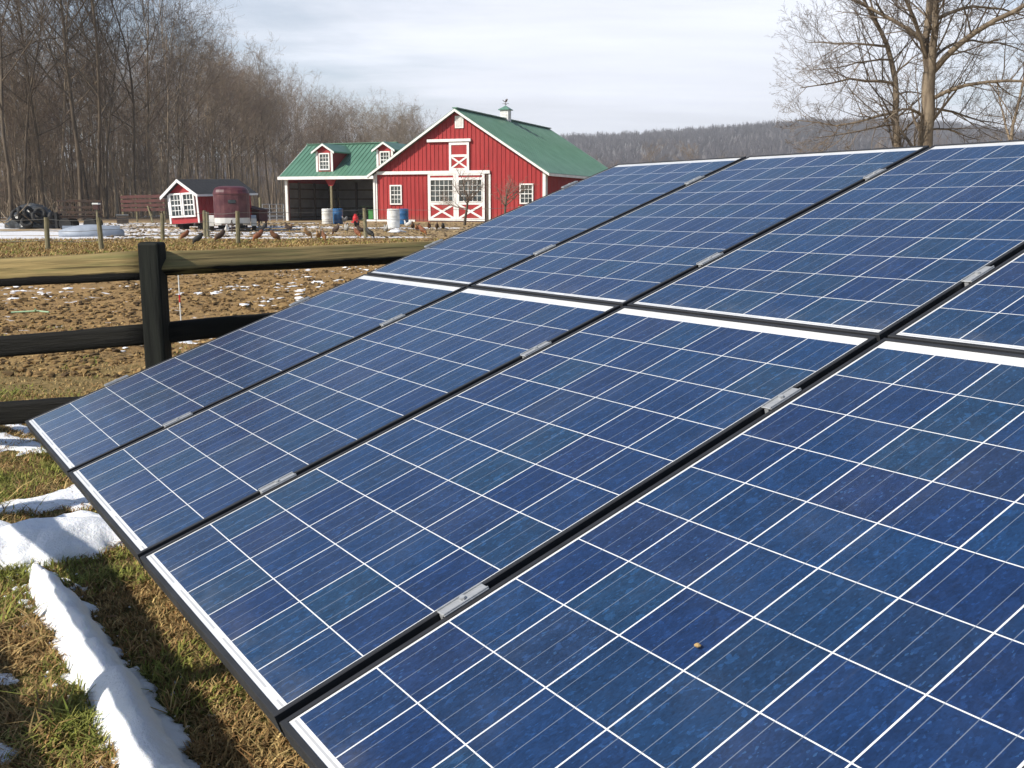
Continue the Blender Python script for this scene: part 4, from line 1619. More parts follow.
for dx_, dy_, h_ in ((-0.10, 0.3, 1.05), (0.16, -0.2, 1.0)):
    p = at(205.5, 237.5, 41.5)
    b = MB(); zg = ztf(p[0] + dx_, p[1] + dy_); b.tube([(p[0] + dx_, p[1] + dy_, zg - 0.2), (p[0] + dx_ + 0.02, p[1] + dy_, zg + h_)], 0.06, 8)
    o = b.build('post', M['postwood'], wire); o.location = tuple(-wo_)
b = MB()
for a_, c_ in zip(tops[:-1], tops[1:]):
    for fr in (0.30, 0.62, 0.95):
        za = a_[2] + (a_[3] - a_[2]) * fr
        zc_ = c_[2] + (c_[3] - c_[2]) * fr
        pts = [(a_[0] + (c_[0] - a_[0]) * t, a_[1] + (c_[1] - a_[1]) * t, za + (zc_ - za) * t - 0.05 * math.sin(math.pi * t)) for t in np.linspace(0, 1, 6)]
        b.tube(pts, 0.0075, 4)
o = b.build('wire', M['wire'], wire); o.location = tuple(-wo_)

# thin electric fence stake and bits on the paddock
p = at(181, 322, 13.4)
es = empty('fence_stake', 'thin white electric fence stake standing in the paddock right of the rail fence post', 'stake', (p[0], p[1], ztf(p[0], p[1])))
b = MB(); b.tube([(0, 0, -0.1), (0.0, 0, 0.88)], 0.0085, 7); b.build('rod', M['wplastic'], es)
b = MB(); b.tube([(0, 0, 0.30), (0, 0, 0.40)], 0.0100, 7); b.build('band', M['redplastic'], es)
p = on_ground(33, 316.5)
b = MB(); b.tube([(-0.30, 0.0, 0.03), (0.05, 0.03, 0.045), (0.24, -0.02, 0.035)], 0.012, 6); b.tube([(0.02, 0.02, 0.04), (0.05, -0.02, 0.075)], 0.012, 6)
o = b.build('plastic_rod', simple('pale_green_plastic', (0.32, 0.50, 0.30), None, 5, 0.5)); o.location = (p[0], p[1], ztf(p[0], p[1]) + 0.02)
tag(o, 'short pale green plastic rod lying on the paddock mud at the far left', 'rod')
p = on_ground(138, 350)
b = MB(); b.tube([(-0.12, 0.10, 0.03), (0.0, 0.0, 0.05), (0.10, -0.14, 0.03)], [0.012, 0.014, 0.009], 6)
o = b.build('stick', simple('bleached_stick', (0.62, 0.58, 0.48), None, 5, 0.7)); o.location = (p[0], p[1], ztf(p[0], p[1]) + 0.02)
tag(o, 'bleached stick lying just left of the rail fence post, below the middle rail', 'stick')

# ---------------------------------------------------------------- hens
def hen_mesh(col, col2, pose):
    """one continuous body: loft along a spine from tail to beak, plus comb and legs"""
    b = MB()
    if pose == 'peck':
        sp_ = [(-0.20, 0.47, 0.010, 0.050), (-0.17, 0.42, 0.022, 0.080), (-0.12, 0.33, 0.060, 0.095), (-0.04, 0.265, 0.10, 0.115), (0.04, 0.225, 0.105, 0.115), (0.10, 0.18, 0.08, 0.09), (0.135, 0.13, 0.05, 0.055), (0.155, 0.085, 0.036, 0.036), (0.17, 0.05, 0.032, 0.032), (0.185, 0.018, 0.010, 0.010)]
    else:
        sp_ = [(-0.20, 0.46, 0.010, 0.050), (-0.17, 0.41, 0.022, 0.085), (-0.12, 0.32, 0.060, 0.10), (-0.04, 0.26, 0.10, 0.12), (0.04, 0.255, 0.105, 0.12), (0.095, 0.30, 0.08, 0.09), (0.115, 0.365, 0.05, 0.054), (0.125, 0.42, 0.038, 0.040), (0.145, 0.455, 0.034, 0.034), (0.19, 0.45, 0.008, 0.008)]
    n_ = 10
    an_ = np.arange(n_) * 2 * np.pi / n_
    P_ = np.array([(s[0], 0, s[1]) for s in sp_])
    T_ = np.gradient(P_, axis=0)
    T_ /= np.linalg.norm(T_, axis=1, keepdims=True)
    rings = []
    for i, s in enumerate(sp_):
        up = np.cross(T_[i], [0, 1, 0]) * -1
        rings.append(P_[i] + np.cos(an_)[:, None] * np.array([0, 1, 0]) * s[2] + np.sin(an_)[:, None] * up * s[3])
    b.loft(rings[:6], 0, cap=False)
    b.loft(rings[5:], 1, cap=True)
    b.F.append(np.array([list(range(n_))[::-1]])); b.M.append(np.array([0]))
    h = P_[-2]
    b.prism([h + (-0.03, -0.006, 0.028), h + (0.02, -0.006, 0.03), h + (0.015, -0.006, 0.055), h + (-0.012, -0.006, 0.062), h + (-0.035, -0.006, 0.05)], (0, 0.012, 0), 2)
    for s in (-1, 1):
        b.tube([(0.0, s * 0.045, 0.19), (0.015, s * 0.045, 0.09), (0.0, s * 0.045, 0.0)], [0.022, 0.011, 0.010], 6, 3)
        b.tube([(0.0, s * 0.045, 0.008), (0.06, s * 0.05, 0.006)], 0.008, 4, 3)
    return b


HC = {'brown': ((0.17, 0.07, 0.028), (0.26, 0.12, 0.045)), 'red': ((0.23, 0.075, 0.028), (0.32, 0.13, 0.045)), 'black': ((0.018, 0.018, 0.017), (0.03, 0.028, 0.025)),
      'dark': ((0.055, 0.030, 0.018), (0.12, 0.055, 0.022)), 'tan': ((0.38, 0.22, 0.09), (0.42, 0.26, 0.12)), 'grey': ((0.30, 0.29, 0.27), (0.48, 0.46, 0.42)), 'white': ((0.72, 0.70, 0.66), (0.75, 0.73, 0.7))}
hmats = {k: [simple('feathers_' + k, a, tuple(v * 0.7 for v in a), 18, 0.7), simple('hackle_' + k, b_, tuple(v * 0.75 for v in b_), 18, 0.7), simple('comb_red', (0.5, 0.03, 0.02), None, 20, 0.6), simple('leg_yellow', (0.4, 0.27, 0.06), None, 20, 0.6)] for k, (a, b_) in HC.items()}
hens = [  # px, py of the feet, colour, pose, heading (deg, 0 = right), label
    (184.5, 240.5, 'red', 'peck', 200, 'rusty brown hen pecking left of the clustered wire fence posts'),
    (197.5, 245.0, 'black', 'peck', 185, 'black hen foraging right of the rail fence post, just below the clustered wire posts'),
    (219.5, 242.3, 'dark', 'peck', 195, 'dark brown hen pecking in front of the trailer\'s left wheel'),
    (227.0, 235.0, 'white', 'stand', 100, 'white hen standing under the nose of the maroon trailer'),
    (257.5, 242.0, 'red', 'peck', 190, 'reddish hen with tail up, right of the wire post in front of the trailer'),
    (262.0, 233.0, 'black', 'stand', 170, 'small black hen on the snow right of the trailer\'s wheel'),
    (276.0, 242.3, 'brown', 'peck', 20, 'brown hen bent low between the trailer and the open wing'),
    (289.5, 232.8, 'dark', 'stand', 20, 'blackish brown hen standing on the snow below the wing\'s left post'),
    (308.5, 238.5, 'tan', 'peck', 40, 'tan hen pecking left of the big golden brown hen'),
    (319.0, 241.2, 'tan', 'stand', 250, 'large golden tan hen facing the camera before the open wing'),
    (324.0, 241.4, 'brown', 'peck', 300, 'brown hen close behind the large golden tan hen'),
    (335.5, 235.2, 'dark', 'peck', 150, 'dark hen below the middle post of the open wing'),
    (344.5, 224.0, 'grey', 'stand', 220, 'small grey hen at the mouth of the wing right of the blue drum'),
    (346.5, 234.2, 'grey', 'stand', 120, 'speckled grey and white hen standing upright before the blue drum'),
    (357.0, 230.0, 'black', 'stand', 60, 'black hen standing just below the red feeder'),
    (358.0, 238.2, 'red', 'peck', 330, 'red hen beside the wire post that stands before the wing'),
    (361.5, 235.0, 'dark', 'stand', 20, 'dark brown hen half hidden by the wire post before the wing'),
    (370.5, 238.6, 'black', 'peck', 340, 'black hen stooping right of the wire post before the wing'),
    (386.0, 235.0, 'grey', 'stand', 300, 'grey and white hen standing left of the white sack'),
    (407.5, 229.5, 'white', 'stand', 180, 'white hen right of the white sack, beside a dark hen'),
    (412.8, 231.2, 'dark', 'stand', 270, 'dark hen between the white hen and the red hens'),
    (417.2, 233.2, 'red', 'stand', 250, 'red hen standing upright, left of another red hen'),
    (423.0, 235.4, 'red', 'peck', 340, 'red brown hen stooping, nearest the array on the tan grass'),
    (429.2, 231.0, 'brown', 'stand', 80, 'brown hen standing before the left edge of the sliding doors'),
    (437.0, 230.6, 'dark', 'peck', 100, 'small dark hen pecking before the left sliding door'),
    (443.2, 231.3, 'black', 'stand', 260, 'black hen rightmost of the flock, before the left sliding door')]
cache = {}
for (x_, y_, col, pose, hd, lab) in hens:
    p = on_ground(x_, y_)
    key = (col, pose)
    if key not in cache:
        o = fixn(hen_mesh(None, None, pose).build('chicken', hmats[col], smooth=True))
        cache[key] = o
        first = True
    else:
        o = cache[key].copy()
        C.objects.link(o)
    o.location = (p[0], p[1], ztf(p[0], p[1]) + 0.005)
    o.rotation_euler = (0, 0, RAD(hd))
    k = 0.80 + 0.14 * random.random()
    o.scale = (k, k, k)
    tag(o, lab, 'chicken', 'hens feeding in the yard')

# ---------------------------------------------------------------- trees
def unit(v):
    return v / (np.linalg.norm(v) + 1e-12)


class Tree:
    def __init__(self, seed):
        self.r = np.random.RandomState(seed)
        self.P = {0: {}, 1: {}}      # part -> K -> list of (pts, radii)

    def put(self, part, pts, rad):
        self.P[part].setdefault(len(pts), []).append((pts, rad))

    def perp(self, d):
        a = self.r.rand() * 2 * np.pi
        u = np.cross(d, [0.31, 0.2, 0.9] if abs(d[2]) < 0.9 else [1, 0, 0])
        u = unit(u)
        v = np.cross(d, u)
        return u * math.cos(a) + v * math.sin(a)

    def branch(self, p, d, L, r, lvl, cfg):
        R = self.r
        K = cfg['K'][lvl]
        pts = [np.asarray(p, float)]
        dirs = [unit(np.asarray(d, float))]
        step = L / (K - 1)
        for i in range(K - 1):
            dd = dirs[-1] + R.randn(3) * cfg['jit'][lvl] + np.array([0, 0, cfg['trop'][lvl]])
            dd = unit(dd)
            pts.append(pts[-1] + dd * step)
            dirs.append(dd)
        t = np.linspace(0, 1, K)
        rad = r * (1 - t * (1 - cfg['tip'][lvl]))
        if lvl == 0:
            rad[0] *= 1.35
        rad = np.maximum(rad, cfg['rmin'])
        self.put(0 if lvl <= cfg['trunk_lvl'] else 1, np.array(pts), rad)
        if lvl + 1 < len(cfg['K']):
            self.children(np.array(pts), np.array(dirs), rad, L, lvl, cfg)

    def children(self, pts, dirs, rad, L, lvl, cfg, t0=None):
        R = self.r
        n = cfg['n'][lvl]
        n = max(1, int(round(n * (0.75 + 0.5 * R.rand()))))
        t0 = cfg['t0'][lvl] if t0 is None else t0
        K = len(pts)
        for i in range(n):
            t = t0 + (1 - t0) * ((i + R.rand()) / n)
            f = min(t, 0.999) * (K - 1)
            k = int(f)
            q = pts[k] + (pts[k + 1] - pts[k]) * (f - k)
            dd = dirs[min(k + 1, K - 1)]
            ang = RAD(cfg['ang'][lvl] + R.randn() * 9)
            if lvl == 0:
                ang *= 1.25 - 0.6 * (t - t0) / (1 - t0)
            nd = dd * math.cos(ang) + self.perp(dd) * math.sin(ang)
            shp = cfg['shape'](t) if lvl == 0 else (1.1 - 0.55 * t)
            Lc = L * cfg['len'][lvl] * shp * (0.75 + 0.5 * R.rand())
            rc = min(rad[k] * 0.75, rad[k] * cfg['rr'][lvl] * (0.8 + 0.4 * R.rand()))
            self.branch(q, nd, Lc, max(rc, cfg['rmin']), lvl + 1, cfg)

    def meshes(self, nt=7, nc=3):
        out = []
        for part in (0, 1):
            mb = MB()
            for K, lst in self.P[part].items():
                mb.tubes(np.array([a for a, _ in lst]), np.array([b_ for _, b_ in lst]), nt if part == 0 else nc)
            out.append(mb)
        return out


forest_cfg = dict(K=[12, 7, 5, 4, 3], jit=[0.035, 0.13, 0.17, 0.22, 0.28], trop=[0.02, 0.10, 0.06, 0.05, 0.02], tip=[0.22, 0.30, 0.35, 0.4, 0.4],
                  n=[13, 7, 5, 3], t0=[0.36, 0.22, 0.18, 0.15], ang=[42, 40, 42, 45], len=[0.36, 0.48, 0.5, 0.55], rr=[0.48, 0.52, 0.58, 0.62], rmin=0.0100, trunk_lvl=1,
                  shape=lambda t: 0.7 + 0.5 * math.sin(math.pi * min(1, (t - 0.25) / 0.8)) - 0.35 * max(0, t - 0.75))
spread_cfg = dict(forest_cfg, n=[16, 8, 6, 4], t0=[0.22, 0.2, 0.18, 0.15], ang=[55, 42, 42, 45], len=[0.46, 0.5, 0.5, 0.55], trop=[0.02, 0.07, 0.04, 0.03, 0.02])
sap_cfg = dict(K=[9, 5, 4, 3], jit=[0.06, 0.16, 0.22, 0.28], trop=[0.03, 0.10, 0.06, 0.03], tip=[0.25, 0.35, 0.4, 0.5], n=[15, 6, 4], t0=[0.18, 0.2, 0.2], ang=[42, 42, 45], len=[0.30, 0.5, 0.55],
               rr=[0.42, 0.55, 0.6], rmin=0.007, trunk_lvl=0, shape=lambda t: 1.15 - 0.7 * t)


def make_tree(name, label, cat, seed, H, r0, cfg, bark, twig, group=None, nt=7, lean=(0, 0)):
    t = Tree(seed)
    t.branch((0, 0, -0.2), (lean[0], lean[1], 1), H, r0, 0, cfg)
    a, b_ = t.meshes(nt)
    root = empty(name, label, cat, (0, 0, 0), 0, group)
    a.build('trunk', M[bark], root, smooth=True)
    b_.build('crown', M[twig], root)
    return root


# --- the wood on the left
FG = 'bare trees of the wood'
FL = 'tall bare leafless tree standing in the dense grey brown wood on the left'
protos = []
for k in range(7):
    protos.append(make_tree('bare_tree', FL, 'tree', 20 + k, [24, 22, 25, 21, 23, 20, 24][k], [0.19, 0.15, 0.22, 0.13, 0.17, 0.12, 0.16][k], forest_cfg, ['bark', 'bark_dark', 'bark', 'bark', 'bark_dark', 'bark', 'bark_tan'][k], ['twig', 'twig', 'twig_red', 'twig', 'twig', 'twig_red', 'twig'][k], FG))


def edgeD(px_):
    return np.interp(px_, [-200, 0, 60, 150, 200, 250, 300, 350, 400, 430], [72, 76, 80, 93, 112, 132, 165, 195, 212, 222])


rng = np.random.RandomState(5)
taken = []
spots = []
tries = 0
while len(spots) < 236 and tries < 12000:
    tries += 1
    px_ = rng.uniform(-130, 165) if len(spots) < 96 else rng.uniform(160, 428)
    D_ = edgeD(px_) + 55 * rng.rand() ** 1.6
    X_ = (px_ - 512) / FPX * D_
    if any((X_ - a) ** 2 + (D_ - b_) ** 2 < 3.2 for a, b_ in taken):
        continue
    taken.append((X_, D_))
    spots.append((px_, X_, D_))
spots.sort(key=lambda s: s[2])
for i, (px_, X_, D_) in enumerate(spots):
    pr = protos[i % 7]
    o = pr if i < 7 else copy_tree(pr)
    o.location = (X_, D_, ztf(X_, D_))
    o.rotation_euler = (0, 0, rng.rand() * 6.28)
    k = 0.60 + 0.20 * rng.rand()
    if px_ < 165:
        k *= 0.80
    o.scale = (k * (0.9 + 0.2 * rng.rand()), k * (0.9 + 0.2 * rng.rand()), k)

# big dark trees along the wood's front that stand out
front_cfg = dict(forest_cfg, K=[14, 9, 6, 4, 3], jit=[0.045, 0.10, 0.14, 0.20, 0.26], n=[15, 8, 6, 4], t0=[0.30, 0.2, 0.18, 0.15], len=[0.42, 0.5, 0.5, 0.55], rr=[0.52, 0.5, 0.55, 0.6], rmin=0.0075, ang=[44, 40, 40, 42])
for (x_, D_, H, r0, sd0, lab) in ((88, 74.0, 25, 0.175, 61, 'tallest dark forked tree at the front of the wood, left of the red coop'), (103, 75.0, 24, 0.155, 64, 'tall dark leaning tree close right of the tallest tree at the wood\'s front'),
                                  (18, 70.0, 23, 0.14, 66, 'tall tree at the far left picture edge with long drooping side branches'), (141, 82.0, 20, 0.13, 69, 'slender tall dark tree directly behind the faded red panel')):
    o = make_tree('bare_tree', lab, 'tree', sd0, H, r0, front_cfg, 'bark_dark', 'twig_dark', None, 9, (0.05 if sd0 == 64 else 0.0, 0))
    X_ = (x_ - 512) / FPX * D_
    o.location = (X_, D_, ztf(X_, D_))
fp = [make_tree('bare_tree', 'tall dark limbed tree in the front row of the wood', 'tree', 71 + k, [21, 22, 20, 23][k], [0.125, 0.145, 0.11, 0.135][k], front_cfg, ['bark_dark', 'bark', 'bark_dark', 'bark'][k], 'twig_dark', 'front row of the wood', 8) for k in range(4)]
for i, (x_, D_, k) in enumerate(((52, 78, 1.0), (122, 84, 0.92), (-15, 72, 1.0), (70, 80, 0.95), (32, 76, 0.92), (158, 94, 0.95), (5, 79, 1.02), (172, 101, 0.92), (112, 80, 0.8), (-45, 74, 1.0), (185, 108, 0.80), (205, 118, 0.74), (232, 134, 0.72), (262, 152, 0.72), (40, 84, 1.0), (290, 168, 0.72), (96, 86, 1.0))):
    o = fp[i] if i < 4 else copy_tree(fp[i % 4])
    X_ = (x_ - 512) / FPX * D_
    o.location = (X_, D_, ztf(X_, D_))
    o.rotation_euler = (0, 0, i * 1.9)
    o.scale = (k, k, k)

# saplings under them
SG = 'saplings at the wood\'s edge'
saps = []
for k in range(5):
    t = Tree(90 + k)
    t.branch((0, 0, -0.1), (0.05 * (k - 2), 0.03, 1), [9, 7, 11, 6, 8][k], [0.06, 0.05, 0.08, 0.04, 0.055][k], 0, sap_cfg)
    a, b_ = t.meshes(5)
    mb = MB()
    mb.V, mb.F, mb.M, mb.n = a.V + b_.V, list(a.F), [x_ * 0 for x_ in a.M], a.n + b_.n
    for f_, m_ in zip(b_.F, b_.M):
        mb.F.append(f_ + a.n)
        mb.M.append(m_ * 0 + 1)
    o = mb.build('sapling', [M[['bark', 'bark_tan', 'bark', 'bark_tan', 'bark'][k]], M[['twig', 'twig_tan', 'twig', 'twig_tan', 'twig_red'][k]]])
    saps.append(tag(o, 'thin bare sapling among the tall trunks along the front of the wood', 'sapling', SG))
for i in range(190):
    px_ = rng.uniform(-60, 425)
    D_ = edgeD(px_) - 1.5 + 22 * rng.rand() ** 1.3
    X_ = (px_ - 512) / FPX * D_
    o = saps[i] if i < 5 else saps[i % 5].copy()
    if i >= 5:
        C.objects.link(o)
    o.location = (X_, D_, ztf(X_, D_))
    o.rotation_euler = (0, 0, rng.rand() * 6.28)
    k = 0.6 + 0.6 * rng.rand()
    o.scale = (k, k, k)

# uncountable brush and far trunks that close the wood
b = MB()
nB = 5200
px_ = rng.uniform(-160, 432, nB)
D_ = edgeD(px_) + 4 + 85 * rng.rand(nB) ** 0.9
X_ = (px_ - 512) / FPX * D_
H_ = np.where(rng.rand(nB) < 0.28, rng.uniform(6, 12.5, nB), rng.uniform(1.2, 6.0, nB)) * (1 - 0.25 * (px_ > 200))
Z_ = zt(X_, D_)
lean = rng.randn(nB, 2) * 0.10
K = 4
P_ = np.zeros((nB, K, 3))
for k in range(K):
    t = k / (K - 1)
    P_[:, k, 0] = X_ + lean[:, 0] * H_ * t + rng.randn(nB) * 0.08 * (k > 0)
    P_[:, k, 1] = D_ + lean[:, 1] * H_ * t
    P_[:, k, 2] = Z_ - 0.1 + H_ * t
r0_ = 0.008 + 0.0055 * H_
b.tubes(P_, r0_[:, None] * np.array([1, 0.8, 0.55, 0.25])[None], 4)
nT = 9 * nB
who = rng.randint(0, nB, nT)
tt = rng.uniform(0.25, 0.97, nT)
base = np.stack([X_[who] + lean[who, 0] * H_[who] * tt, D_[who] + lean[who, 1] * H_[who] * tt, Z_[who] + H_[who] * tt], 1)
a_ = rng.rand(nT) * 6.28
ln = (0.25 + 0.28 * H_[who] * (1.05 - tt)) * rng.uniform(0.5, 1.2, nT)
dirs = np.stack([np.cos(a_), np.sin(a_), rng.uniform(0.3, 1.3, nT)], 1)
dirs /= np.linalg.norm(dirs, axis=1, keepdims=True)
P_ = np.stack([base, base + dirs * (ln * 0.5)[:, None] + rng.randn(nT, 3) * 0.03, base + dirs * ln[:, None] + rng.randn(nT, 3) * 0.08], 1)
b.tubes(P_, np.tile([0.011, 0.008, 0.006], (nT, 1)), 3)
tag(b.build('brush', M['twig']), 'dense grey brown brush and thin stems filling the wood', 'brush', kind='stuff')

# round-headed tree above the wing's ridge, and the row beyond the barn
o = make_tree('bare_tree', 'round-headed bare tree rising alone above the wing\'s roof, left of the barn gable', 'tree', 141, 19, 0.3, dict(spread_cfg, n=[20, 9, 6, 4]), 'bark_tan', 'twig_tan')
D_ = 190.0; X_ = (402 - 512) / FPX * D_
o.location = (X_, D_, ztf(X_, D_))
o.scale = (0.82, 0.82, 0.72)
far_p = [make_tree('bare_tree', 'distant bare tree in the line of trees beyond the barn, below the hill', 'tree', 150 + k, [15, 17, 13][k], 0.2, spread_cfg, 'bark_tan', ['twig_tan', 'twig', 'twig_red'][k], 'trees beyond the barn') for k in range(3)]
fr = np.random.RandomState(77)
for i in range(30):
    px_ = 572 + 470 * (i + fr.rand()) / 30
    D_ = 215 + 110 * fr.rand()
    X_ = (px_ - 512) / FPX * D_
    o = far_p[i] if i < 3 else copy_tree(far_p[i % 3])
    o.location = (X_, D_, ztf(X_, D_))
    o.rotation_euler = (0, 0, fr.rand() * 6.28)
    k = 0.50 + 0.32 * fr.rand()
    o.scale = (k, k, k)

# --- far wood on the hill: one mass of small bare crowns
hr = np.random.RandomState(31)
nH = 13000
az = hr.uniform(-0.32, 0.62, nH)
Yh = 420 + 1050 * hr.rand(nH) ** 0.75
Yh[:1800] = 1250 + 160 * hr.rand(1800)
Xh = az * Yh
Zh = zt(Xh, Yh)
b = MB()
SB = 11
hh = hr.uniform(8, 15, nH)
P_ = []
R_ = []
for s in range(SB):
    a_ = hr.rand(nH) * 6.28
    sp_ = hh * hr.uniform(0.05, 0.36, nH)
    p0_ = np.stack([Xh, Yh, Zh + hh * 0.15], 1)
    p1_ = p0_ + np.stack([np.cos(a_) * sp_ * 0.4, np.sin(a_) * sp_ * 0.4, hh * 0.40], 1)
    p2_ = p0_ + np.stack([np.cos(a_) * sp_, np.sin(a_) * sp_, hh * (0.85 - 1.1 * (sp_ / hh) ** 1.4) * hr.uniform(0.75, 1.0, nH)], 1)
    P_.append(np.stack([p0_, p1_, p2_], 1))
    R_.append(np.stack([hh * 0.012, hh * 0.017, hh * 0.007], 1))
b.tubes(np.concatenate(P_), np.concatenate(R_), 3)
tag(b.build('far_wood', M['farwood']), 'leafless grey purple wood covering the distant hill', 'wood', kind='stuff')

# --- thin winter haze over the whole valley
hz_ = bpy.data.materials.new('haze')
hz_.use_nodes = True
hz_.node_tree.nodes.clear()
hn = N(hz_.node_tree)
pv = hn.new('ShaderNodeVolumePrincipled')
pv.inputs['Color'].default_value = (0.90, 0.92, 0.97, 1)
pv.inputs['Density'].default_value = 0.00040
pv.inputs['Anisotropy'].default_value = 0.1
ho = hn.new('ShaderNodeOutputMaterial')
hn.l.new(pv.outputs[0], ho.inputs['Volume'])
b = MB()
b.box((50, 885, 68), (3140, 2040, 139))
o = b.build('haze', hz_)
tag(o, 'thin pale winter haze over the valley', 'haze', kind='stuff')

# --- two trees behind the array, right
def limb_tree(name, label, D0, limbs, bark, twig, seed, cfg, tw):
    """limbs: list of (pixel polyline, depth offsets, start radius, end radius); each is measured on the photo and given its own depth"""
    t = Tree(seed)
    root3 = at(limbs[0][0][0][0], limbs[0][0][0][1], D0)
    zb = ztf(root3[0], root3[1])
    org = np.array([root3[0], root3[1], zb])
    for (poly, dep, ra, rb_, sub) in limbs:
        pts = np.array([at(x_, y_, D0 + dd) for (x_, y_), dd in zip(poly, dep)])
        # resample smoothly
        s = np.concatenate([[0], np.cumsum(np.linalg.norm(np.diff(pts, axis=0), axis=1))])
        n_ = max(6, int(s[-1] / 0.55))
        si = np.linspace(0, s[-1], n_)
        q = np.stack([np.interp(si, s, pts[:, k]) for k in range(3)], 1)
        for _ in range(2):
            q[1:-1] = (q[:-2] + 2 * q[1:-1] + q[2:]) / 4
        q[1:-1] += t.r.randn(n_ - 2, 3) * 0.02
        q -= org
        rad = np.linspace(ra, rb_, n_)
        t.put(0, q, rad)
        d_ = np.gradient(q, axis=0)
        d_ /= np.linalg.norm(d_, axis=1, keepdims=True)
        c2 = dict(cfg)
        c2['n'] = [sub] + list(cfg['n'][1:])
        R = t.r
        for i in range(sub):
            tt_ = 0.12 + 0.88 * (i + R.rand()) / sub
            f = min(tt_, 0.999) * (n_ - 1)
            k = int(f)
            p = q[k] + (q[k + 1] - q[k]) * (f - k)
            ang = RAD(48 + R.randn() * 12)
            nd = d_[k] * math.cos(ang) + t.perp(d_[k]) * math.sin(ang)
            nd = unit(nd + np.array([0, 0, 0.10]))
            L = tw * (1.15 - 0.6 * tt_) * (0.6 + 0.7 * R.rand())
            t.branch(p, nd, L, max(rad[k] * 0.34, 0.012) if rad[k] > 0.06 else max(rad[k] * 0.55, 0.009), 1, cfg)
    a, b_ = t.meshes(9, 3)
    root = empty(name, label, 'tree', tuple(org))
    a.build('trunk', M[bark], root, smooth=True)
    b_.build('crown', M[twig], root)
    return root


big_cfg = dict(K=[8, 9, 8, 6, 4], jit=[0.05, 0.07, 0.085, 0.10, 0.12], trop=[0.0, 0.03, 0.025, 0.02, 0.01], tip=[0.3, 0.3, 0.35, 0.4, 0.5], n=[8, 5, 4, 3], t0=[0.2, 0.15, 0.15, 0.12], ang=[48, 38, 38, 40],
               len=[0.5, 0.55, 0.55, 0.6], rr=[0.45, 0.5, 0.55, 0.6], rmin=0.0034, trunk_lvl=0, shape=lambda t: 1.0)
limbs = [
    ([(927, 215), (925, 178), (924.5, 148), (926, 120), (929, 95), (929, 72)], [0] * 6, 0.29, 0.205, 4),
    ([(928, 90), (926, 60), (925, 40), (928, 15), (933, -20), (936, -70), (940, -130)], [0, 0, 0, .2, .4, .6, .8], 0.135, 0.05, 16),
    ([(930, 90), (932, 62), (935, 30), (936, 0), (934, -40), (925, -100)], [0, -.2, -.4, -.5, -.6, -.8], 0.15, 0.05, 16),
    ([(931, 74), (943, 57), (958, 43), (985, 25), (1024, 5), (1075, -22)], [0, -.3, -.6, -1, -1.5, -2], 0.115, 0.05, 18),
    ([(930, 100), (938, 92), (950, 86), (980, 82), (1024, 80), (1070, 84)], [0, -.2, -.5, -.8, -1.2, -1.6], 0.075, 0.025, 16),
    ([(925, 42), (912, 28), (893, 17), (868, 9), (845, -4), (820, -14)], [0, .3, .5, .8, 1.0, 1.2], 0.075, 0.025, 18),
    ([(927, 60), (915, 20), (905, -5), (890, -40)], [0, -.5, -.9, -1.4], 0.08, 0.03, 10),
    ([(935, 20), (950, 9), (975, 5), (1000, 8), (1030, 18)], [0, .4, .8, 1.2, 1.6], 0.07, 0.02, 12),
    ([(926, 118), (915, 110), (905, 105), (893, 112), (884, 122)], [0, -.4, -.7, -1, -1.2], 0.06, 0.015, 8),
    ([(928, 108), (945, 108), (965, 116), (985, 122), (1010, 126)], [0, .5, 1, 1.4, 1.8], 0.05, 0.012, 10),
    ([(926, 130), (940, 126), (960, 134), (980, 140)], [0, .3, .6, .9], 0.04, 0.012, 8),
    ([(932, 62), (945, 46), (965, 38), (1000, 42), (1035, 55)], [0, 1, 1.8, 2.6, 3.2], 0.06, 0.015, 12),
]
limb_tree('bare_tree', 'big bare tree with a thick forked trunk rising behind the array at the right', 36.0, limbs, 'bark_tan', 'twig_dark', 201, big_cfg, 2.3)
limbs2 = [
    ([(899, 215), (898, 170), (897, 148), (896.5, 110), (896, 80), (892, 55), (887, 40), (876, 22), (862, 0), (850, -30)], [0] * 10, 0.17, 0.035, 22),
    ([(896, 84), (884, 80), (868, 77), (845, 79), (822, 86), (800, 88)], [0, -.2, -.5, -.8, -1, -1.2], 0.06, 0.014, 14),
    ([(897, 112), (885, 110), (870, 118), (850, 128), (822, 126), (795, 120)], [0, .3, .6, .9, 1.2, 1.4], 0.055, 0.012, 14),
    ([(890, 47), (875, 44), (858, 42), (835, 46), (805, 42)], [0, .3, .6, 1.0, 1.3], 0.05, 0.012, 14),
    ([(896, 74), (905, 62), (918, 54), (930, 50)], [0, -.4, -.7, -1], 0.035, 0.01, 8),
    ([(897, 95), (908, 90), (920, 92), (935, 100)], [0, .4, .8, 1.1], 0.035, 0.01, 8),
    ([(880, 28), (872, 10), (868, -8), (860, -40)], [0, -.3, -.6, -1], 0.045, 0.012, 10),
    ([(893, 60), (880, 58), (862, 62), (838, 66), (812, 70)], [0, -.4, -.9, -1.4, -1.8], 0.04, 0.01, 12),
    ([(897, 124), (880, 126), (862, 132), (838, 134), (815, 138)], [0, -.4, -.9, -1.4, -1.8], 0.04, 0.01, 12),
]
limb_tree('bare_tree', 'slimmer bare tree with fine sweeping branches, left of the big forked trunk', 37.5, limbs2, 'bark_tan', 'twig_dark', 207, big_cfg, 2.1)
limbs3 = [([(1012, 215), (1010, 170), (1010, 140), (1016, 110), (1024, 80), (1030, 50)], [0] * 6, 0.11, 0.03, 16), ([(1010, 140), (1003, 118), (998, 95), (996, 75)], [0, .3, .5, .8], 0.05, 0.012, 10)]
limb_tree('bare_tree', 'thin bare tree at the right edge of the picture behind the array', 44.0, limbs3, 'bark', 'twig_dark', 213, big_cfg, 1.7)

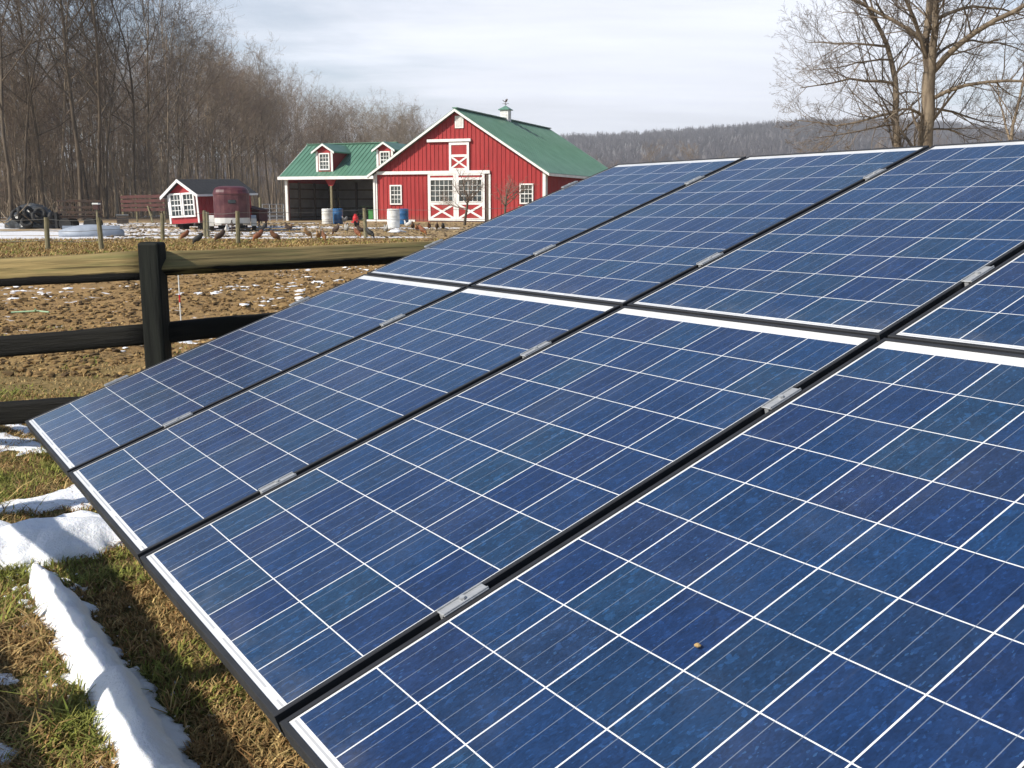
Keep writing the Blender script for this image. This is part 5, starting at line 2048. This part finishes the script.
# two small ornamental trees before the barn
sm_cfg = dict(K=[6, 6, 5, 4], jit=[0.06, 0.16, 0.2, 0.25], trop=[0.05, 0.07, 0.05, 0.02], tip=[0.6, 0.35, 0.4, 0.5], n=[9, 7, 5], t0=[0.55, 0.2, 0.15], ang=[58, 42, 42], len=[0.85, 0.5, 0.5], rr=[0.5, 0.5, 0.55], rmin=0.005, trunk_lvl=0, shape=lambda t: 1.0)
for (x_, y_, D_, sd0, lab) in ((464.5, 228.5, 57.0, 301, 'small bare fruit tree standing before the right sliding door of the barn'), (504.5, 222.0, 60.0, 305, 'small bare fruit tree between the sliding doors and the right window of the barn')):
    o = make_tree('fruit_tree', lab, 'tree', sd0, 1.9, 0.085, sm_cfg, 'bark_dark', 'twig_red')
    p = at(x_, y_, D_)
    o.location = (p[0], p[1], ztf(p[0], p[1]))

# ---------------------------------------------------------------- foreground: snow, grass, clods
def snow_mesh(name, x0, x1, y0, y1, fn, step=0.02):
    xs = np.arange(x0, x1 + step, step)
    ys = np.arange(y0, y1 + step, step)
    A, B = np.meshgrid(xs, ys)
    H = fn(A, B)
    I = np.arange(A.size).reshape(A.shape)
    F_ = np.stack([I[:-1, :-1], I[:-1, 1:], I[1:, 1:], I[1:, :-1]], -1).reshape(-1, 4)
    keep = (H.ravel()[F_] > 0.0).any(1)
    F_ = F_[keep]
    used = np.unique(F_)
    remap = -np.ones(A.size, int)
    remap[used] = np.arange(len(used))
    V = np.stack([A.ravel(), B.ravel(), np.maximum(H.ravel(), -0.02) + 0.002 + zt(A.ravel(), B.ravel())], 1)[used]
    o = MB().add(V, remap[F_]).build(name, M['snow'], smooth=True)
    return o


ridge_px = [(36, 571, 0.035), (46, 588, 0.085), (60, 608, 0.10), (87, 650, 0.112), (104, 676, 0.118), (121, 704, 0.122), (133, 730, 0.122), (147, 758, 0.125), (168, 800, 0.125), (196, 860, 0.12), (230, 930, 0.10)]
RPT = np.array([[*gnd(a_ - 1, b_)[:2], w_ * 0.68] for a_, b_, w_ in ridge_px])


def ridge_h(A, B):
    best = np.full(A.shape, 9.0)
    wd = np.zeros(A.shape)
    along = np.zeros(A.shape)
    acc = 0
    side = np.zeros(A.shape)
    for (x0, y0, w0), (x1, y1, w1) in zip(RPT[:-1], RPT[1:]):
        dx_, dy_ = x1 - x0, y1 - y0
        L2 = dx_ * dx_ + dy_ * dy_
        t = np.clip(((A - x0) * dx_ + (B - y0) * dy_) / L2, 0, 1)
        d = np.hypot(A - x0 - t * dx_, B - y0 - t * dy_)
        m_ = d < best
        best = np.where(m_, d, best)
        side = np.where(m_, (A - x0) * dy_ - (B - y0) * dx_, side)
        wd = np.where(m_, w0 + (w1 - w0) * t, wd)
        along = np.where(m_, acc + t * math.sqrt(L2), along)
        acc += math.sqrt(L2)
    e = best / (wd * (1 + 0.75 * fbm(A * 6, B * 6, 5)))
    lump = 1 + 1.0 * fbm(along * 3.2 + 3, along * 0 + 4, 3) + 0.45 * fbm(A * 9, B * 9, 3)
    h = 1.45 * wd * lump * (0.25 * np.clip(1 - e, 0, 1) + 0.75 * np.clip(1 - e ** 2, 0, 1) ** 0.62) + 0.016 * fbm(A * 16, B * 16, 4)
    e2 = best / (wd * np.where(side < 0, 1.42, 1.12) * (1 + 1.5 * fbm(A * 8 + 5, B * 8, 5)))
    h2 = 0.030 * np.clip(1 - e2, 0, 1) ** 0.7 * (1 + 1.2 * fbm(A * 18, B * 18, 3)) + 0.01 * fbm(A * 30, B * 30, 3)
    return np.where(e < 1.0, np.maximum(h, h2), np.where(e2 < 1.0, h2, -0.03))


o = snow_mesh('snow_ridge', RPT[:, 0].min() - 0.3, RPT[:, 0].max() + 0.3, RPT[:, 1].min() - 0.3, RPT[:, 1].max() + 0.3, ridge_h, 0.0125)
tag(o, 'long narrow ridge of old snow on the grass below the array\'s lower edge', 'snow ridge')


def poly_mask(poly, A, B):
    """signed-ish distance (positive inside) to a ground polygon given in pixels"""
    P_ = np.array([gnd(*p_)[:2] for p_ in poly])
    inside = np.zeros(A.shape, bool)
    dist = np.full(A.shape, 9.0)
    n_ = len(P_)
    for i in range(n_):
        (x0, y0), (x1, y1) = P_[i], P_[(i + 1) % n_]
        c = ((y0 > B) != (y1 > B)) & (A < (x1 - x0) * (B - y0) / (y1 - y0 + 1e-12) + x0)
        inside ^= c
        dx_, dy_ = x1 - x0, y1 - y0
        t = np.clip(((A - x0) * dx_ + (B - y0) * dy_) / (dx_ * dx_ + dy_ * dy_), 0, 1)
        dist = np.minimum(dist, np.hypot(A - x0 - t * dx_, B - y0 - t * dy_))
    return np.where(inside, dist, -dist), P_


def patch(poly, thick, label, ragged=0.12, soft=0.14):
    P_ = np.array([gnd(*p_)[:2] for p_ in poly])
    def fn(A, B):
        d, _ = poly_mask(poly, A, B)
        d = d + ragged * 2 * fbm(A * 5 + 3, B * 5, 5)
        h = thick * np.clip(d / soft, 0, 1) ** 0.6 * (1 + 0.9 * fbm(A * 2.4, B * 2.4 + 7, 4)) + 0.006 * fbm(A * 25, B * 25, 3)
        return np.where(d > 0, h, -0.03)
    o = snow_mesh('snow_patch', P_[:, 0].min() - 0.2, P_[:, 0].max() + 0.2, P_[:, 1].min() - 0.2, P_[:, 1].max() + 0.2, fn, 0.022)
    return tag(o, label, 'snow patch')


patch([(-60, 530), (0, 532), (40, 524), (100, 520), (150, 520), (160, 552), (98, 556), (64, 562), (30, 568), (0, 571), (-60, 577)], 0.10, 'thick white snow patch left of the array, at the head of the snow ridge', 0.20, 0.24)
patch([(-60, 503), (0, 508), (40, 499), (80, 484), (130, 487), (130, 506), (70, 509), (20, 516), (-60, 520)], 0.035, 'thin broken snow strip behind the thick snow patch', 0.22, 0.12)
patch([(-60, 436), (0, 433), (35, 440), (60, 444), (60, 452), (20, 454), (-20, 448), (-60, 450)], 0.014, 'thin snow scrap below the lowest fence rail near the array corner', 0.26, 0.12)
patch([(5, 424), (24, 423), (34, 432), (24, 436), (12, 430)], 0.02, 'tiny snow scrap just under the lowest fence rail', 0.06, 0.06)
patch([(-30, 672), (14, 674), (20, 683), (0, 686), (-30, 690)], 0.014, 'small snow scrap at the left edge beside the ridge', 0.035, 0.05)
patch([(-30, 742), (6, 744), (22, 752), (8, 766), (-30, 775)], 0.018, 'small snow scrap in the bottom left corner', 0.035, 0.05)

# grass: short winter turf, green and straw coloured blades
gr = np.random.RandomState(8)


def blades(n, X_, Y_, hmin, hmax, wmul=1.0, greenk=0.5, flat=0.75):
    Z_ = zt(X_, Y_)
    clump = 1.3 * fbm(X_ * 2.3, Y_ * 2.3, 4)
    clump2 = fbm(X_ * 9 + 40, Y_ * 9, 3)
    h = gr.uniform(hmin, hmax, n) * np.clip(1 + 1.6 * clump2 + 0.9 * clump, 0.35, 2.2)
    a_ = gr.rand(n) * 6.28
    w_ = gr.uniform(0.0016, 0.0034, n) * wmul
    bend = h * gr.uniform(0.3, 1.3, n) * flat * 1.3
    d_ = np.stack([np.cos(a_), np.sin(a_)], 1)
    s_ = np.stack([-np.sin(a_), np.cos(a_)], 1)
    V = np.zeros((n, 5, 3))
    base = np.stack([X_, Y_, Z_ - 0.004], 1)
    for k, (t, ww) in enumerate(((0, 1), (0.55, 0.8))):
        c = base.copy()
        c[:, :2] += d_ * (bend * t ** 1.6)[:, None]
        c[:, 2] += h * t
        V[:, 2 * k] = c; V[:, 2 * k + 1] = c
        V[:, 2 * k, :2] -= s_ * (w_ * ww)[:, None]
        V[:, 2 * k + 1, :2] += s_ * (w_ * ww)[:, None]
    tip = base.copy()
    tip[:, :2] += d_ * bend[:, None]
    tip[:, 2] += h * gr.uniform(0.6, 1.0, n)
    V[:, 4] = tip
    i0 = np.arange(n) * 5
    Q = np.stack([i0, i0 + 1, i0 + 3, i0 + 2], 1)
    T_ = np.stack([i0 + 2, i0 + 3, i0 + 4], 1)
    g_ = gr.rand(n) * 0.8 + 0.1 + 2.3 * clump + greenk - 0.5
    green = np.array([0.165, 0.200, 0.038])
    lime = np.array([0.29, 0.28, 0.065])
    straw = np.array([0.46, 0.335, 0.140])
    brown = np.array([0.250, 0.130, 0.050])
    k = gr.rand(n)[:, None]
    col = np.where((g_ > 0.55)[:, None], green * (1 - k) + lime * k, straw * (1 - k) + brown * k)
    col = col * gr.uniform(0.60, 1.45, n)[:, None]
    mb = MB()
    mb.add(V.reshape(-1, 3), Q, 0, col=np.repeat(col, 5, 0))
    mb.F.append(T_); mb.M.append(np.zeros(n, int))
    return mb


nG = 150000
Yg = 2.2 + (8.6 - 2.2) * gr.rand(nG) ** 1.35
lft = -0.62 * Yg - 0.2
rgt = np.where(Yg < 5.0, 0.2 - 0.22 * (Yg - 2.0), -0.6)
Xg = lft + (rgt - lft) * gr.rand(nG)
# thin the blades where snow lies
hs = ridge_h(Xg, Yg)
dens = fbm(Xg * 4 + 9, Yg * 4, 4)
keep = (hs <= 0) & (dens > -0.32 + 0.14 * gr.rand(nG))
Xg, Yg = Xg[keep], Yg[keep]
o = blades(len(Xg), Xg, Yg, 0.014, 0.046, 1.1, 0.42, 0.95).build('turf', M['tint'])
tag(o, 'short winter turf of green and straw coloured blades below the array', 'grass', kind='stuff')
nG2 = 16000
Yg = 2.2 + 6.0 * gr.rand(nG2) ** 1.35
Xg = -0.62 * Yg - 0.2 + (np.where(Yg < 5.0, 0.2 - 0.22 * (Yg - 2.0), -0.6) + 0.62 * Yg + 0.2) * gr.rand(nG2)
kp_ = (ridge_h(Xg, Yg) <= 0) & (fbm(Xg * 1.7 + 60, Yg * 1.7, 4) > 0.02)
Xg, Yg = Xg[kp_], Yg[kp_]
o = blades(len(Xg), Xg, Yg, 0.04, 0.10, 1.3, 0.22, 1.6).build('long_grass', M['tint'])
tag(o, 'tufts of longer bent straw coloured grass in the turf', 'grass', kind='stuff')
# matted straw beyond the fence and the olive strip before the yard
nS = 26000
Ys = 7.4 + 6.0 * gr.rand(nS) ** 1.5
Xs = (-0.62 + 0.62 * gr.rand(nS)) * Ys
o = blades(nS, Xs, Ys, 0.012, 0.040, 2.0, 0.10, 1.2).build('straw', M['tint'])
tag(o, 'matted straw and dead grass over the paddock mud', 'straw', kind='stuff')
nS = 95000
Ys = 26 + 13 * gr.rand(nS)
Xs = (-0.62 + 0.98 * gr.rand(nS)) * Ys
o = blades(nS, Xs, Ys, 0.04, 0.10, 5.0, 0.02, 1.1).build('rough_grass', M['tint'])
tag(o, 'rough tan and olive grass strip along the wire fence', 'grass', kind='stuff')

# clods of soil and snow crumbs
ico = bmesh.new(); bmesh.ops.create_icosphere(ico, subdivisions=1, radius=1.0)
ico.verts.index_update()
IV = np.array([v.co[:] for v in ico.verts]); IF = np.array([[v.index for v in f.verts] for f in ico.faces]); ico.free()


def lumps(n, X_, Y_, smin, smax, flat, cols, kexp=2.2):
    s = smin + (smax - smin) * gr.rand(n) ** kexp
    Z_ = zt(X_, Y_)
    J = 1 + 0.35 * gr.randn(n, len(IV), 1) * 0.6
    sc = np.stack([s * gr.uniform(0.7, 1.5, n), s * gr.uniform(0.7, 1.3, n), s * flat * gr.uniform(0.6, 1.2, n)], 1)
    a_ = gr.rand(n) * 6.28
    V = IV[None] * J * sc[:, None, :]
    c, s_ = np.cos(a_)[:, None], np.sin(a_)[:, None]
    V = np.stack([V[..., 0] * c - V[..., 1] * s_, V[..., 0] * s_ + V[..., 1] * c, V[..., 2]], -1)
    V += np.stack([X_, Y_, Z_ + sc[:, 2] * 0.25], 1)[:, None, :]
    F_ = (IF[None] + (np.arange(n) * len(IV))[:, None, None]).reshape(-1, 3)
    cols = np.array(cols)
    k = gr.randint(0, len(cols), n)
    col = cols[k] * gr.uniform(0.75, 1.25, n)[:, None]
    return MB().add(V.reshape(-1, 3), F_, 0, col=np.repeat(col, len(IV), 0))


nC = 46000
Yc = 9.5 + 19 * gr.rand(nC) ** 1.15
Xc = (-0.60 + 0.85 * gr.rand(nC)) * Yc
kp_ = fbm(Xc * 0.9, Yc * 0.9, 4) > -0.16
Xc, Yc = Xc[kp_], Yc[kp_]
o = lumps(len(Xc), Xc, Yc, 0.006, 0.046, 0.62, [(0.26, 0.165, 0.068), (0.18, 0.112, 0.047), (0.32, 0.21, 0.088), (0.085, 0.053, 0.025)]).build('soil_clods', M['clod'])
tag(o, 'brown soil clods trodden over the muddy paddock', 'soil', kind='stuff')
nC = 2600
Yc = 11 + 16 * gr.rand(nC)
Xc = (-0.60 + 0.58 * gr.rand(nC)) * Yc
kp_ = fbm(Xc * 0.55 + 30, Yc * 0.55, 4) > 0.03
Xc, Yc = Xc[kp_], Yc[kp_]
o = lumps(len(Xc), Xc, Yc, 0.012, 0.085, 0.25, [(0.80, 0.81, 0.84), (0.72, 0.73, 0.77)], 2.0).build('snow_scraps', M['snow'])
tag(o, 'scraps of old snow scattered over the muddy paddock', 'snow', kind='stuff')
# crumbs of snow fallen from the ridge and patches
nK = 420
kk = gr.randint(0, len(RPT) - 1, nK)
tt = gr.rand(nK)
cx_ = RPT[kk, 0] * (1 - tt) + RPT[kk + 1, 0] * tt + gr.randn(nK) * 0.085
cy_ = RPT[kk, 1] * (1 - tt) + RPT[kk + 1, 1] * tt + gr.randn(nK) * 0.085
kp_ = ridge_h(cx_, cy_) <= 0.01
o = lumps(kp_.sum(), cx_[kp_], cy_[kp_], 0.003, 0.019, 0.7, [(0.8, 0.8, 0.82)], 2.0).build('snow_crumbs', M['snow'])
tag(o, 'small crumbs of snow along the foot of the snow ridge', 'snow', kind='stuff')
# dead leaves on the turf
nL = 700
Yl = 2.3 + 5.5 * gr.rand(nL); Xl = (-0.60 + 0.5 * gr.rand(nL)) * Yl
o = lumps(nL, Xl, Yl, 0.006, 0.022, 0.35, [(0.20, 0.11, 0.05), (0.26, 0.16, 0.08), (0.10, 0.055, 0.03)]).build('dead_leaves', M['clod'])
tag(o, 'small curled dead leaves scattered over the turf', 'leaves', kind='stuff')
# loose straw and grit in the hens' yard
nC = 7000
Yc = 36 + 26 * gr.rand(nC)
Xc = (-0.40 + 0.55 * gr.rand(nC)) * Yc
o = lumps(nC, Xc, Yc, 0.02, 0.09, 0.5, [(0.26, 0.19, 0.10), (0.16, 0.11, 0.065), (0.34, 0.26, 0.15), (0.09, 0.065, 0.04)]).build('yard_litter', M['clod'])
tag(o, 'loose straw and grit strewn over the hens\' yard', 'litter', kind='stuff')
